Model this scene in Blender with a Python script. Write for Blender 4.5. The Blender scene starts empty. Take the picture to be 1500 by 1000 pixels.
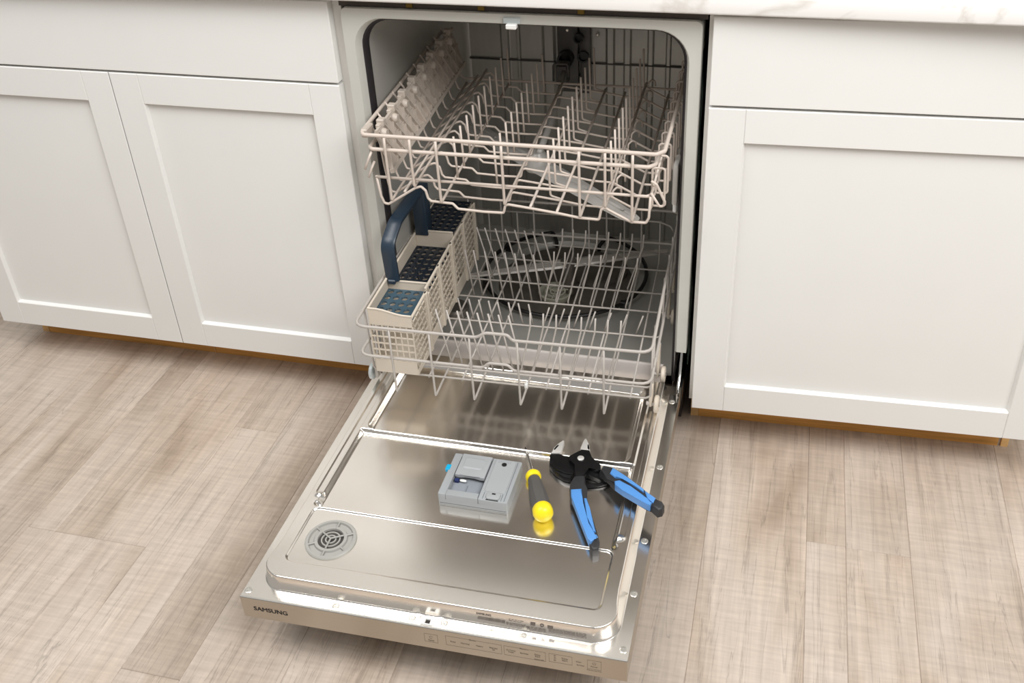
import bpy, bmesh, math, random
from mathutils import Vector, Matrix
import numpy as np

random.seed(7)
S = bpy.context.scene
COL = S.collection
PI = math.pi

# ------------------------------------------------------------------ camera
CAM = Vector((0.4386, -1.5478, 1.3667))
yaw_, pit_, rol_ = -0.2667, 0.5646, -0.0463
fw = Vector((math.sin(yaw_) * math.cos(pit_), math.cos(yaw_) * math.cos(pit_), -math.sin(pit_)))
rt = Vector((math.cos(yaw_), -math.sin(yaw_), 0.0))
up = rt.cross(fw)
r2 = rt * math.cos(rol_) + up * math.sin(rol_)
u2 = up * math.cos(rol_) - rt * math.sin(rol_)
cd = bpy.data.cameras.new('camera')
cam = bpy.data.objects.new('camera', cd)
COL.objects.link(cam)
cam.matrix_world = Matrix(((r2.x, u2.x, -fw.x, CAM.x), (r2.y, u2.y, -fw.y, CAM.y), (r2.z, u2.z, -fw.z, CAM.z), (0, 0, 0, 1)))
cd.sensor_fit = 'HORIZONTAL'
cd.sensor_width = 36.0
cd.lens = 1475.1 / 1500.0 * 36.0
cd.shift_x = -(781.8 - 750.0) / 1500.0
cd.shift_y = (409.2 - 500.0) / 1500.0
cd.clip_start = 0.05
S.camera = cam

# ------------------------------------------------------------------ world, lights, exposure
W = bpy.data.worlds.new('world')
S.world = W
W.use_nodes = True
W.node_tree.nodes['Background'].inputs['Color'].default_value = (1.0, 0.985, 0.96, 1)
W.node_tree.nodes['Background'].inputs['Strength'].default_value = 0.30

def area(name, loc, target, size, power, color=(1, 1, 1), size_y=None):
    d = bpy.data.lights.new(name, 'AREA')
    d.shape = 'RECTANGLE'
    d.size = size
    d.size_y = size_y or size
    d.energy = power
    d.color = color
    o = bpy.data.objects.new(name, d)
    COL.objects.link(o)
    o.location = loc
    o.rotation_euler = (Vector(target) - Vector(loc)).to_track_quat('-Z', 'Y').to_euler()
    return o

area('softbox_left', (-1.0, -1.05, 2.9), (-0.25, -0.35, 0.2), 1.6, 59, (1.0, 0.99, 0.975))
area('softbox_right', (1.65, -1.35, 2.5), (0.30, -0.25, 0.2), 1.5, 77, (1.0, 0.99, 0.975))
S.view_settings.view_transform = 'Standard'
S.view_settings.look = 'None'
S.view_settings.gamma = 1.0
S.view_settings.use_curve_mapping = False
S.view_settings.exposure = 0.0

# ------------------------------------------------------------------ materials
def nt(name):
    m = bpy.data.materials.new(name)
    m.use_nodes = True
    b = m.node_tree.nodes['Principled BSDF']
    return m, m.node_tree.nodes, m.node_tree.links, b

def mat(name, col, rough=0.45, metal=0.0, bump=0.0, bscale=200.0, var=0.0, vscale=8.0, spec=0.5, stretch=(1, 1, 1), rvar=0.0, alpha=1.0, trans=0.0, coat=0.0):
    m, N, L, b = nt(name)
    b.inputs['Roughness'].default_value = rough
    b.inputs['Metallic'].default_value = metal
    b.inputs['Specular IOR Level'].default_value = spec
    b.inputs['Alpha'].default_value = alpha
    b.inputs['Transmission Weight'].default_value = trans
    b.inputs['Coat Weight'].default_value = coat
    tc = N.new('ShaderNodeTexCoord')
    mp = N.new('ShaderNodeMapping')
    mp.inputs['Scale'].default_value = stretch
    L.new(tc.outputs['Object'], mp.inputs['Vector'])
    nz = N.new('ShaderNodeTexNoise')
    nz.inputs['Scale'].default_value = vscale
    nz.inputs['Detail'].default_value = 4
    L.new(mp.outputs['Vector'], nz.inputs['Vector'])
    rp = N.new('ShaderNodeMapRange')
    rp.inputs['From Min'].default_value = 0.3
    rp.inputs['From Max'].default_value = 0.7
    rp.inputs['To Min'].default_value = 1.0 - var
    rp.inputs['To Max'].default_value = 1.0 + var
    L.new(nz.outputs['Fac'], rp.inputs['Value'])
    mx = N.new('ShaderNodeVectorMath')
    mx.operation = 'SCALE'
    mx.inputs[0].default_value = col
    L.new(rp.outputs['Result'], mx.inputs['Scale'])
    L.new(mx.outputs['Vector'], b.inputs['Base Color'])
    if rvar:
        r3 = N.new('ShaderNodeMapRange')
        r3.inputs['From Min'].default_value = 0.3
        r3.inputs['From Max'].default_value = 0.7
        r3.inputs['To Min'].default_value = max(0.02, rough - rvar)
        r3.inputs['To Max'].default_value = rough + rvar
        L.new(nz.outputs['Fac'], r3.inputs['Value'])
        L.new(r3.outputs['Result'], b.inputs['Roughness'])
    if bump:
        n2 = N.new('ShaderNodeTexNoise')
        n2.inputs['Scale'].default_value = bscale
        n2.inputs['Detail'].default_value = 2
        L.new(mp.outputs['Vector'], n2.inputs['Vector'])
        bp = N.new('ShaderNodeBump')
        bp.inputs['Strength'].default_value = bump
        bp.inputs['Distance'].default_value = 0.001
        L.new(n2.outputs['Fac'], bp.inputs['Height'])
        L.new(bp.outputs['Normal'], b.inputs['Normal'])
    return m

M = {}
M['white'] = mat('white_lacquer', (0.755, 0.75, 0.728), 0.42, var=0.01)
M['carcass'] = mat('white_melamine', (0.80, 0.78, 0.74), 0.4, var=0.01)
M['toe'] = mat('raw_wood_toe', (0.66, 0.33, 0.085), 0.6, var=0.25, vscale=6, stretch=(1, 8, 20), bump=0.2, bscale=60)
M['toepale'] = mat('raw_wood_end', (0.72, 0.44, 0.18), 0.6, var=0.2, vscale=40)
M['steel'] = mat('door_stainless', (0.94, 0.90, 0.845), 0.195, 1.0, var=0.0)
M['panelsteel'] = mat('panel_stainless', (0.52, 0.475, 0.41), 0.34, 1.0, var=0.03, vscale=50, stretch=(1, 20, 40), rvar=0.04)
M['tub'] = mat('tub_stainless', (0.46, 0.45, 0.42), 0.42, 0.7, var=0.03, vscale=20, stretch=(6, 1, 1), rvar=0.03)
M['tubwall'] = mat('tub_wall_steel', (0.52, 0.51, 0.475), 0.42, 0.35, var=0.03)
M['tubfloor'] = mat('tub_floor_steel', (0.50, 0.49, 0.455), 0.45, 0.5, var=0.03)
M['sill'] = mat('sill_steel', (0.86, 0.80, 0.755), 0.3, 0.5, var=0.02)
M['chrome'] = mat('bright_metal', (0.78, 0.77, 0.75), 0.12, 1.0, var=0.02)
M['screw'] = mat('screw_steel', (0.62, 0.60, 0.56), 0.38, 0.9)
M['flange'] = mat('grey_flange', (0.53, 0.525, 0.485), 0.45, var=0.02)
M['rubber'] = mat('black_rubber', (0.018, 0.015, 0.018), 0.55, var=0.1)
M['dark'] = mat('dark_void', (0.022, 0.016, 0.013), 0.7, var=0.2)
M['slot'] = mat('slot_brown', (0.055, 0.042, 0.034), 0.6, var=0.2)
M['insul'] = mat('green_insulation', (0.012, 0.028, 0.022), 0.7, var=0.5, vscale=60, bump=0.4)
M['brass'] = mat('brass_bracket', (0.16, 0.11, 0.03), 0.4, 1.0)
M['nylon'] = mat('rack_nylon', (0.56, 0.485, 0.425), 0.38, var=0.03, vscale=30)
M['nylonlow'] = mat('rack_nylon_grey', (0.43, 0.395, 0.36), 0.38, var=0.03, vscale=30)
M['beige'] = mat('beige_plastic', (0.60, 0.53, 0.44), 0.45, var=0.03)
M['shelf'] = mat('shelf_plastic', (0.47, 0.41, 0.355), 0.45, var=0.03)
M['navylid'] = mat('dark_lid', (0.012, 0.018, 0.027), 0.3, var=0.06)
M['navy'] = mat('navy_plastic', (0.018, 0.033, 0.053), 0.33, var=0.06)
M['slate'] = mat('slate_blue_lid', (0.045, 0.085, 0.115), 0.4, var=0.06)
M['blackpl'] = mat('black_plastic', (0.012, 0.012, 0.012), 0.35, var=0.1)
M['heater'] = mat('heater_black', (0.016, 0.015, 0.014), 0.35, 0.2, var=0.1)
M['filter'] = mat('filter_beige', (0.44, 0.43, 0.35), 0.5, var=0.05)
M['plate'] = mat('filter_plate', (0.20, 0.178, 0.155), 0.4, 0.6, var=0.08, vscale=60)
M['armsteel'] = mat('arm_steel', (0.74, 0.70, 0.65), 0.3, 0.5, var=0.03)
M['armgrey'] = mat('arm_grey_plastic', (0.42, 0.405, 0.38), 0.28, var=0.04)
M['duct'] = mat('conduit_grey', (0.10, 0.095, 0.09), 0.4, var=0.08)
M['grey'] = mat('dispenser_grey', (0.31, 0.325, 0.335), 0.42, var=0.015)
M['greylid'] = mat('dispenser_lid', (0.335, 0.348, 0.358), 0.38, var=0.015)
M['greyrec'] = mat('dispenser_recess', (0.235, 0.255, 0.285), 0.45, var=0.015)
M['seam'] = mat('seam_dark', (0.045, 0.05, 0.06), 0.5)
M['cyan'] = mat('cyan_tab', (0.0, 0.36, 0.62), 0.4)
M['navytab'] = mat('navy_tab', (0.01, 0.02, 0.10), 0.4)
M['whitepl'] = mat('white_plastic', (0.80, 0.80, 0.78), 0.35)
M['wheel'] = mat('wheel_grey', (0.46, 0.50, 0.50), 0.35, var=0.03)
M['ventgrey'] = mat('vent_grey', (0.34, 0.335, 0.31), 0.45, var=0.02)
M['ventdark'] = mat('vent_dark', (0.05, 0.045, 0.04), 0.5)
M['blue'] = mat('blue_grip', (0.085, 0.26, 0.60), 0.4, var=0.04)
M['gripblack'] = mat('black_grip', (0.022, 0.022, 0.024), 0.5, var=0.1, bump=0.2)
M['tool'] = mat('black_oxide', (0.018, 0.018, 0.019), 0.24, 0.6, var=0.15)
M['toolbright'] = mat('ground_steel', (0.74, 0.72, 0.69), 0.35, 0.55, var=0.04)
M['yellow'] = mat('yellow_plastic', (0.90, 0.70, 0.012), 0.35, var=0.02)
M['sdgrey'] = mat('grey_grip', (0.085, 0.08, 0.075), 0.6, var=0.08, bump=0.3, bscale=400)
M['ink'] = mat('black_ink', (0.012, 0.011, 0.010), 0.5)
M['inksoft'] = mat('grey_ink', (0.17, 0.14, 0.10), 0.5)
M['inklabel'] = mat('label_ink', (0.13, 0.11, 0.095), 0.5)
M['wall'] = mat('wall_paint', (0.47, 0.462, 0.44), 0.7, var=0.01, bump=0.05, bscale=300)

def marble():
    m, N, L, b = nt('white_marble')
    b.inputs['Roughness'].default_value = 0.18
    tc = N.new('ShaderNodeTexCoord')
    mp = N.new('ShaderNodeMapping')
    mp.inputs['Rotation'].default_value = (0.2, 0.35, 0.9)
    L.new(tc.outputs['Object'], mp.inputs['Vector'])
    n1 = N.new('ShaderNodeTexNoise')
    n1.inputs['Scale'].default_value = 2.2
    n1.inputs['Detail'].default_value = 7
    n1.inputs['Distortion'].default_value = 1.6
    L.new(mp.outputs['Vector'], n1.inputs['Vector'])
    s = N.new('ShaderNodeMath'); s.operation = 'SUBTRACT'; s.inputs[1].default_value = 0.5
    L.new(n1.outputs['Fac'], s.inputs[0])
    a = N.new('ShaderNodeMath'); a.operation = 'ABSOLUTE'
    L.new(s.outputs[0], a.inputs[0])
    r = N.new('ShaderNodeValToRGB')
    r.color_ramp.elements[0].position = 0.0
    r.color_ramp.elements[0].color = (0.56, 0.52, 0.47, 1)
    r.color_ramp.elements[1].position = 0.02
    r.color_ramp.elements[1].color = (0.80, 0.785, 0.765, 1)
    L.new(a.outputs[0], r.inputs['Fac'])
    n2 = N.new('ShaderNodeTexNoise'); n2.inputs['Scale'].default_value = 3.0
    L.new(mp.outputs['Vector'], n2.inputs['Vector'])
    mx = N.new('ShaderNodeMix'); mx.data_type = 'RGBA'
    L.new(n2.outputs['Fac'], mx.inputs['Factor'])
    L.new(r.outputs['Color'], mx.inputs['A'])
    mx.inputs['B'].default_value = (0.80, 0.79, 0.775, 1)
    L.new(mx.outputs['Result'], b.inputs['Base Color'])
    return m
M['marble'] = marble()

def woodfloor():
    m, N, L, b = nt('oak_laminate')
    oi = N.new('ShaderNodeObjectInfo')
    tc = N.new('ShaderNodeTexCoord')
    cm = N.new('ShaderNodeCombineXYZ')
    mu = N.new('ShaderNodeMath'); mu.operation = 'MULTIPLY'; mu.inputs[1].default_value = 37.0
    L.new(oi.outputs['Random'], mu.inputs[0])
    L.new(mu.outputs[0], cm.inputs['X']); L.new(mu.outputs[0], cm.inputs['Z'])
    ad = N.new('ShaderNodeVectorMath'); ad.operation = 'ADD'
    L.new(tc.outputs['Object'], ad.inputs[0]); L.new(cm.outputs[0], ad.inputs[1])
    def noise(scale, stretch, detail=4, dist=0.0, rough=0.55):
        mp = N.new('ShaderNodeMapping'); mp.inputs['Scale'].default_value = stretch
        L.new(ad.outputs[0], mp.inputs['Vector'])
        n = N.new('ShaderNodeTexNoise')
        n.inputs['Scale'].default_value = scale; n.inputs['Detail'].default_value = detail
        n.inputs['Distortion'].default_value = dist; n.inputs['Roughness'].default_value = rough
        L.new(mp.outputs['Vector'], n.inputs['Vector'])
        return n.outputs['Fac']
    broad = noise(7.0, (1.0, 0.22, 1.0), 3, 0.6)
    grain = noise(95.0, (1.0, 0.04, 1.0), 5, 0.4, 0.65)
    saw = noise(120.0, (0.10, 1.0, 1.0), 3, 0.0, 0.6)
    blot = noise(3.0, (1.0, 0.7, 1.0), 3, 0.0)
    def mr(sock, lo, hi, fl=0.3, fh=0.7):
        r = N.new('ShaderNodeMapRange')
        r.inputs['From Min'].default_value = fl; r.inputs['From Max'].default_value = fh
        r.inputs['To Min'].default_value = lo; r.inputs['To Max'].default_value = hi
        L.new(sock, r.inputs['Value']); return r.outputs['Result']
    def mul(a, c):
        q = N.new('ShaderNodeMath'); q.operation = 'MULTIPLY'
        L.new(a, q.inputs[0]); L.new(c, q.inputs[1]); return q.outputs[0]
    f = mul(mr(grain, 0.86, 1.09), mr(saw, 0.90, 1.07))
    f = mul(f, mr(oi.outputs['Random'], 0.95, 1.04, 0.0, 1.0))
    ramp = N.new('ShaderNodeValToRGB')
    e = ramp.color_ramp.elements
    e[0].position = 0.30; e[0].color = (0.36, 0.282, 0.215, 1)
    e[1].position = 0.62; e[1].color = (0.54, 0.46, 0.39, 1)
    k = ramp.color_ramp.elements.new(0.46); k.color = (0.475, 0.388, 0.315, 1)
    L.new(mr(broad, 0.2, 0.8, 0.25, 0.75), ramp.inputs['Fac'])
    mx = N.new('ShaderNodeMix'); mx.data_type = 'RGBA'
    L.new(mr(blot, 0.0, 0.55, 0.4, 0.7), mx.inputs['Factor'])
    L.new(ramp.outputs['Color'], mx.inputs['A'])
    mx.inputs['B'].default_value = (0.505, 0.435, 0.375, 1)
    # fine dark cracks along the grain
    crk = noise(26.0, (1.0, 0.035, 1.0), 6, 1.2, 0.6)
    sb = N.new('ShaderNodeMath'); sb.operation = 'SUBTRACT'; sb.inputs[1].default_value = 0.5
    L.new(crk, sb.inputs[0])
    ab = N.new('ShaderNodeMath'); ab.operation = 'ABSOLUTE'; L.new(sb.outputs[0], ab.inputs[0])
    crm = mr(ab.outputs[0], 0.74, 1.0, 0.0, 0.012)
    # darker knots
    vor = N.new('ShaderNodeTexVoronoi'); vor.inputs['Scale'].default_value = 2.6
    mpv = N.new('ShaderNodeMapping'); mpv.inputs['Scale'].default_value = (1.6, 0.8, 1)
    L.new(ad.outputs[0], mpv.inputs['Vector']); L.new(mpv.outputs['Vector'], vor.inputs['Vector'])
    kn = mr(vor.outputs['Distance'], 0.72, 1.0, 0.02, 0.07)
    f = mul(mul(f, crm), kn)
    sc = N.new('ShaderNodeVectorMath'); sc.operation = 'SCALE'
    L.new(mx.outputs['Result'], sc.inputs[0]); L.new(f, sc.inputs['Scale'])
    L.new(sc.outputs['Vector'], b.inputs['Base Color'])
    b.inputs['Roughness'].default_value = 0.5
    b.inputs['Specular IOR Level'].default_value = 0.3
    bp = N.new('ShaderNodeBump'); bp.inputs['Strength'].default_value = 0.25; bp.inputs['Distance'].default_value = 0.0006
    L.new(f, bp.inputs['Height']); L.new(bp.outputs['Normal'], b.inputs['Normal'])
    return m
M['floor'] = woodfloor()

# ------------------------------------------------------------------ helpers
def obj(name, bm, m, parent=None, smooth=False, kind=None, label=None, auto=None):
    me = bpy.data.meshes.new(name)
    bm.normal_update()
    bm.to_mesh(me)
    bm.free()
    return link(name, me, m, parent, smooth, kind, label, auto)

def link(name, me, m, parent=None, smooth=False, kind=None, label=None, auto=None):
    o = bpy.data.objects.new(name, me)
    COL.objects.link(o)
    if m is not None and len(me.materials) == 0:
        me.materials.append(m)
    if smooth or auto:
        me.polygons.foreach_set('use_smooth', [True] * len(me.polygons))
        if auto:
            me.set_sharp_from_angle(angle=math.radians(auto))
    if parent is not None:
        o.parent = parent
    if kind:
        o['kind'] = kind
    if label:
        o['label'] = label
    return o

def thing(name, label, cat, loc=(0, 0, 0), rotz=0.0, group=None):
    o = bpy.data.objects.new(name, None)
    o.empty_display_size = 0.05
    COL.objects.link(o)
    o.location = loc
    o.rotation_euler = (0, 0, rotz)
    o['label'] = label
    o['category'] = cat
    if group:
        o['group'] = group
    return o

def box(bm, x0, x1, y0, y1, z0, z1, bev=0.0, seg=1):
    vs = [bm.verts.new((x, y, z)) for z in (z0, z1) for y in (y0, y1) for x in (x0, x1)]
    fs = [(0, 2, 3, 1), (4, 5, 7, 6), (0, 1, 5, 4), (2, 6, 7, 3), (0, 4, 6, 2), (1, 3, 7, 5)]
    faces = [bm.faces.new([vs[i] for i in f]) for f in fs]
    if bev > 0:
        eds = list({e for f in faces for e in f.edges})
        bmesh.ops.bevel(bm, geom=eds, offset=bev, segments=seg, profile=0.5, affect='EDGES', clamp_overlap=True)
    return bm

def NB():
    return bmesh.new()

def rounded(pts, rad, seg=4, closed=False):
    """round the corners of a polyline"""
    P = [Vector(p) for p in pts]
    n = len(P)
    out = []
    for i in range(n):
        if not closed and i in (0, n - 1):
            out.append(P[i]); continue
        a, b, c = P[i - 1], P[i], P[(i + 1) % n]
        d1, d2 = (a - b), (c - b)
        l1, l2 = d1.length, d2.length
        if l1 < 1e-7 or l2 < 1e-7:
            out.append(b); continue
        d1 /= l1; d2 /= l2
        ang = d1.angle(d2)
        if ang > PI - 0.08:
            out.append(b); continue
        t = min(rad / math.tan(ang / 2), l1 * 0.48, l2 * 0.48)
        p0, p1 = b + d1 * t, b + d2 * t
        for k in range(seg + 1):
            s = k / seg
            out.append(p0 * (1 - s) ** 2 + b * 2 * s * (1 - s) + p1 * s ** 2)
    return out

def tube(bm, pts, r, n=6, closed=False, cap=True, rz=None):
    """sweep a circle (or ellipse r x rz) along a polyline"""
    P = [Vector(p) for p in pts]
    m = len(P)
    T = []
    for i in range(m):
        if closed:
            t = P[(i + 1) % m] - P[i - 1]
        elif i == 0:
            t = P[1] - P[0]
        elif i == m - 1:
            t = P[-1] - P[-2]
        else:
            t = (P[i + 1] - P[i]).normalized() + (P[i] - P[i - 1]).normalized()
        T.append(t.normalized() if t.length > 1e-9 else Vector((0, 0, 1)))
    up0 = Vector((0, 0, 1)) if abs(T[0].z) < 0.9 else Vector((0, 1, 0))
    nrm = (up0 - T[0] * up0.dot(T[0])).normalized()
    rings = []
    for i in range(m):
        if i:
            nrm = nrm - T[i] * nrm.dot(T[i])
            if nrm.length < 1e-6:
                nrm = T[i].orthogonal()
            nrm.normalize()
        bn = T[i].cross(nrm)
        ri = r[i] if isinstance(r, (list, tuple)) else r
        rr = rz if rz else ri
        rings.append([bm.verts.new(P[i] + nrm * (rr * math.cos(2 * PI * k / n)) + bn * (ri * math.sin(2 * PI * k / n))) for k in range(n)])
    last = m if closed else m - 1
    for i in range(last):
        A, B = rings[i], rings[(i + 1) % m]
        for k in range(n):
            bm.faces.new((A[k], A[(k + 1) % n], B[(k + 1) % n], B[k]))
    if cap and not closed:
        bm.faces.new(rings[0][::-1])
        bm.faces.new(rings[-1])
    return bm

def wire(name, pts, r, m, parent, rad=0.0, n=6, closed=False, label=None):
    if rad:
        pts = rounded(pts, rad, 4, closed)
    bm = NB()
    tube(bm, pts, r, n, closed)
    return obj(name, bm, m, parent, smooth=True, label=label)

def lathe(bm, prof, n=24, mtx=None, cap=True):
    """prof: list of (radius, height) along local z"""
    mtx = mtx or Matrix.Identity(4)
    rings = []
    for (r, h) in prof:
        rings.append([bm.verts.new(mtx @ Vector((r * math.cos(2 * PI * k / n), r * math.sin(2 * PI * k / n), h))) for k in range(n)])
    for a, b in zip(rings, rings[1:]):
        for k in range(n):
            bm.faces.new((a[k], a[(k + 1) % n], b[(k + 1) % n], b[k]))
    if cap:
        bm.faces.new(rings[0][::-1]); bm.faces.new(rings[-1])
    return bm

def prism(bm, poly, z0, z1, bev=0.0, seg=1):
    """extrude a 2D polygon; z0/z1 may be functions of (x,y)"""
    f0 = z0 if callable(z0) else (lambda x, y: z0)
    f1 = z1 if callable(z1) else (lambda x, y: z1)
    ar = sum(poly[i][0] * poly[(i + 1) % len(poly)][1] - poly[(i + 1) % len(poly)][0] * poly[i][1] for i in range(len(poly)))
    if ar < 0:
        poly = poly[::-1]
    lo = [bm.verts.new((x, y, f0(x, y))) for x, y in poly]
    hi = [bm.verts.new((x, y, f1(x, y))) for x, y in poly]
    n = len(poly)
    top = bm.faces.new(hi)
    bm.faces.new(lo[::-1])
    for i in range(n):
        bm.faces.new((lo[i], lo[(i + 1) % n], hi[(i + 1) % n], hi[i]))
    if bev:
        bmesh.ops.bevel(bm, geom=list(top.edges), offset=bev, segments=seg, profile=0.5, affect='EDGES', clamp_overlap=True)
    return bm

def rrect(x0, x1, y0, y1, r, seg=6):
    pts = []
    for cx, cy, a0 in ((x1 - r, y0 + r, -PI / 2), (x1 - r, y1 - r, 0), (x0 + r, y1 - r, PI / 2), (x0 + r, y0 + r, PI)):
        for k in range(seg + 1):
            a = a0 + k / seg * PI / 2
            pts.append((cx + r * math.cos(a), cy + r * math.sin(a)))
    return pts

def plate_holes(bm, xs, ys, z, rx, ry, thick, n=12):
    """grid plate with a round hole in every cell; xs, ys are cell borders"""
    def ring(cx, cy, hx, hy, zz):
        inner, outer = [], []
        for k in range(n):
            a = 2 * PI * (k + 0.5) / n
            c, s = math.cos(a), math.sin(a)
            inner.append(bm.verts.new((cx + rx * c, cy + ry * s, zz)))
            t = min(hx / abs(c) if abs(c) > 1e-6 else 1e9, hy / abs(s) if abs(s) > 1e-6 else 1e9)
            outer.append(bm.verts.new((cx + c * t, cy + s * t, zz)))
        return inner, outer
    for i in range(len(xs) - 1):
        for j in range(len(ys) - 1):
            cx, cy = (xs[i] + xs[i + 1]) / 2, (ys[j] + ys[j + 1]) / 2
            hx, hy = (xs[i + 1] - xs[i]) / 2, (ys[j + 1] - ys[j]) / 2
            i1, o1 = ring(cx, cy, hx, hy, z)
            corners = {}
            i0 = [bm.verts.new((v.co.x, v.co.y, z - thick)) for v in i1]
            for k in range(n):
                k2 = (k + 1) % n
                a, b = o1[k].co, o1[k2].co
                f = [i1[k], o1[k]]
                # insert corner when the two outer points lie on different sides
                if abs(a.x - b.x) > 1e-6 and abs(a.y - b.y) > 1e-6:
                    px = a.x if abs(abs(a.x - cx) - hx) < 1e-6 else b.x
                    py = a.y if abs(abs(a.y - cy) - hy) < 1e-6 else b.y
                    f.append(bm.verts.new((px, py, z)))
                f += [o1[k2], i1[k2]]
                bm.faces.new(f)
                bm.faces.new((i1[k2], i0[k2], i0[k], i1[k]))
    return bm

def text_obj(name, body, size, mtx, m, parent, align='CENTER', sx=1.0, bold=0.0, extrude=0.0001):
    cu = bpy.data.curves.new(name, 'FONT')
    cu.body = body
    cu.size = size
    cu.align_x = align
    cu.align_y = 'CENTER'
    cu.extrude = extrude
    cu.resolution_u = 3
    t = bpy.data.objects.new(name + '_curve', cu)
    COL.objects.link(t)
    dg = bpy.context.evaluated_depsgraph_get()
    me = bpy.data.meshes.new_from_object(t.evaluated_get(dg))
    bpy.data.objects.remove(t)
    bpy.data.curves.remove(cu)
    me.materials.clear()
    if bold:
        # thicken the strokes: shifted copies a hair in front of one another
        bm = bmesh.new()
        for k, sh in enumerate((0.0, -bold, bold)):
            n0 = len(bm.verts)
            bm.from_mesh(me)
            bm.verts.ensure_lookup_table()
            bmesh.ops.translate(bm, verts=bm.verts[n0:], vec=(sh, 0, k * 0.00002))
        bm.to_mesh(me); bm.free()
    me.transform(mtx @ Matrix.Diagonal((sx, 1, 1, 1)))
    return link(name, me, m, parent)

# ------------------------------------------------------------------ the setting
bm = NB(); box(bm, -2.6, 2.6, -3.0, 0.80, -0.05, -0.0125)
floor = obj('floor', bm, M['dark'], kind='structure')
floor['label'] = 'pale greige wood plank floor in front of the cabinets'
strips = [-2.28, -2.09, -1.90, -1.71, -1.52, -1.43, -1.245, -1.05, -0.86, -0.80, -0.61, -0.505, -0.40, -0.24, -0.0715, 0.10, 0.24,
          0.378, 0.555, 0.622, 0.73, 0.905, 1.07, 1.25, 1.44, 1.63, 1.82]
joints = {8: [-0.478], 9: [-0.14, -1.25], 11: [-0.717], 17: [-1.05], 18: [-0.22, -1.3], 19: [-0.222], 6: [-0.9], 7: [-0.62, -1.6], 10: [-0.95],
          12: [-1.3], 13: [-1.05], 14: [-0.85], 15: [-1.2], 16: [-0.9], 20: [-0.8], 21: [-0.4, -1.5], 5: [-0.5]}
joints[8] = [-0.478]; joints[9] = [-0.478, -1.4]; joints[10] = [-0.139]
for i in range(len(strips) - 1):
    x0, x1 = strips[i], strips[i + 1]
    ys = [-2.9] + sorted(joints.get(i, [-0.3 - 0.9 * ((i * 37) % 10) / 10])) + [0.72]
    for a, b in zip(ys, ys[1:]):
        bm = NB()
        hx, hy = (x1 - x0) / 2, (b - a) / 2
        box(bm, -hx + 0.0001, hx - 0.0001, -hy + 0.0001, hy - 0.0001, -0.012, 0.0, 0.0008)
        o = obj('plank', bm, M['floor'], floor)
        o.location = ((x0 + x1) / 2, (a + b) / 2, 0)

bm = NB(); box(bm, -2.6, 2.6, 0.72, 0.80, 0, 2.6)
o = obj('wall_back', bm, M['wall'], kind='structure')
o['label'] = 'plain pale wall behind the counter'

# ------------------------------------------------------------------ cabinets
def shaker_door(name, parent, x0, x1, z0, z1, rail=0.0595, y0=0.0, th=0.02):
    """door = recessed centre panel, with stiles and rails as sub-parts"""
    bm = NB(); box(bm, x0 + rail - 0.004, x1 - rail + 0.004, y0 + 0.0085, y0 + th - 0.002, z0 + rail - 0.004, z1 - rail + 0.004)
    d = obj(name, bm, M['white'], parent)
    def member(nm, pts):
        # bevelled inner edge: front polygon slightly wider than the section behind
        bm = NB(); prism(bm, pts, 0, th, 0.0011, 1)
        # polygon is in x,z ; extrusion along -y
        for v in bm.verts:
            x, z, h = v.co
            v.co = (x, y0 + th - h, z)
        bmesh.ops.recalc_face_normals(bm, faces=bm.faces)
        obj(nm, bm, M['white'], d)
    g = 0.00015
    member('stile', [(x0, z0), (x0 + rail, z0), (x0 + rail, z1), (x0, z1)])
    member('stile', [(x1 - rail, z0), (x1, z0), (x1, z1), (x1 - rail, z1)])
    # rails with a chamfer lip on the inside
    member('rail', [(x0 + rail + g, z0), (x1 - rail - g, z0), (x1 - rail - g, z0 + rail), (x0 + rail + g, z0 + rail)])
    member('rail', [(x0 + rail + g, z1 - rail), (x1 - rail - g, z1 - rail), (x1 - rail - g, z1), (x0 + rail + g, z1)])
    # small chamfer strips between frame and panel
    bm = NB()
    xa, xb, za, zb = x0 + rail, x1 - rail, z0 + rail, z1 - rail
    c = 0.003
    fr = [(xa, za), (xb, za), (xb, zb), (xa, zb)]
    ir = [(xa + c, za + c), (xb - c, za + c), (xb - c, zb - c), (xa + c, zb - c)]
    A = [bm.verts.new((x, y0 + 0.0012, z)) for x, z in fr]
    B = [bm.verts.new((x, y0 + 0.0084, z)) for x, z in ir]
    for i in range(4):
        bm.faces.new((A[i], A[(i + 1) % 4], B[(i + 1) % 4], B[i]))
    obj('inner_bevel', bm, M['white'], d)
    return d

# left cabinet, two doors under one wide drawer front
XL, XG, XR = -1.2535, -0.7905, -0.3242
ZB, ZG, ZT = 0.093, 0.719, 0.867
cl = thing('base_cabinet', 'white shaker base cabinet with two doors left of the dishwasher', 'cabinet', (-0.78, 0, 0))
OX = 0.78
def L_(bm):
    bmesh.ops.translate(bm, verts=bm.verts, vec=(OX, 0, 0)); return bm
bm = NB()
box(bm, -1.249, -0.309, 0.0215, 0.60, ZB + 0.006, 0.8745)
obj('carcass', L_(bm), M['carcass'], cl)
bm = NB(); box(bm, XL + OX, XR + OX, 0.0, 0.02, ZG + 0.0022, ZT, 0.0012, 1)
obj('drawer_front', bm, M['white'], cl)
shaker_door('door', cl, XL + OX, XG - 0.001 + OX, ZB, ZG - 0.0022)
shaker_door('door', cl, XG + 0.001 + OX, XR + OX, ZB, ZG - 0.0022)
bm = NB(); box(bm, -1.2285 + OX, -0.784 + OX, 0.094, 0.110, 0.0, ZB + 0.006)
obj('toe_board', bm, M['toe'], cl)
bm = NB(); box(bm, -0.7815 + OX, -0.312 + OX, 0.094, 0.110, 0.0, ZB + 0.006)
obj('toe_board', bm, M['toe'], cl)
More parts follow.
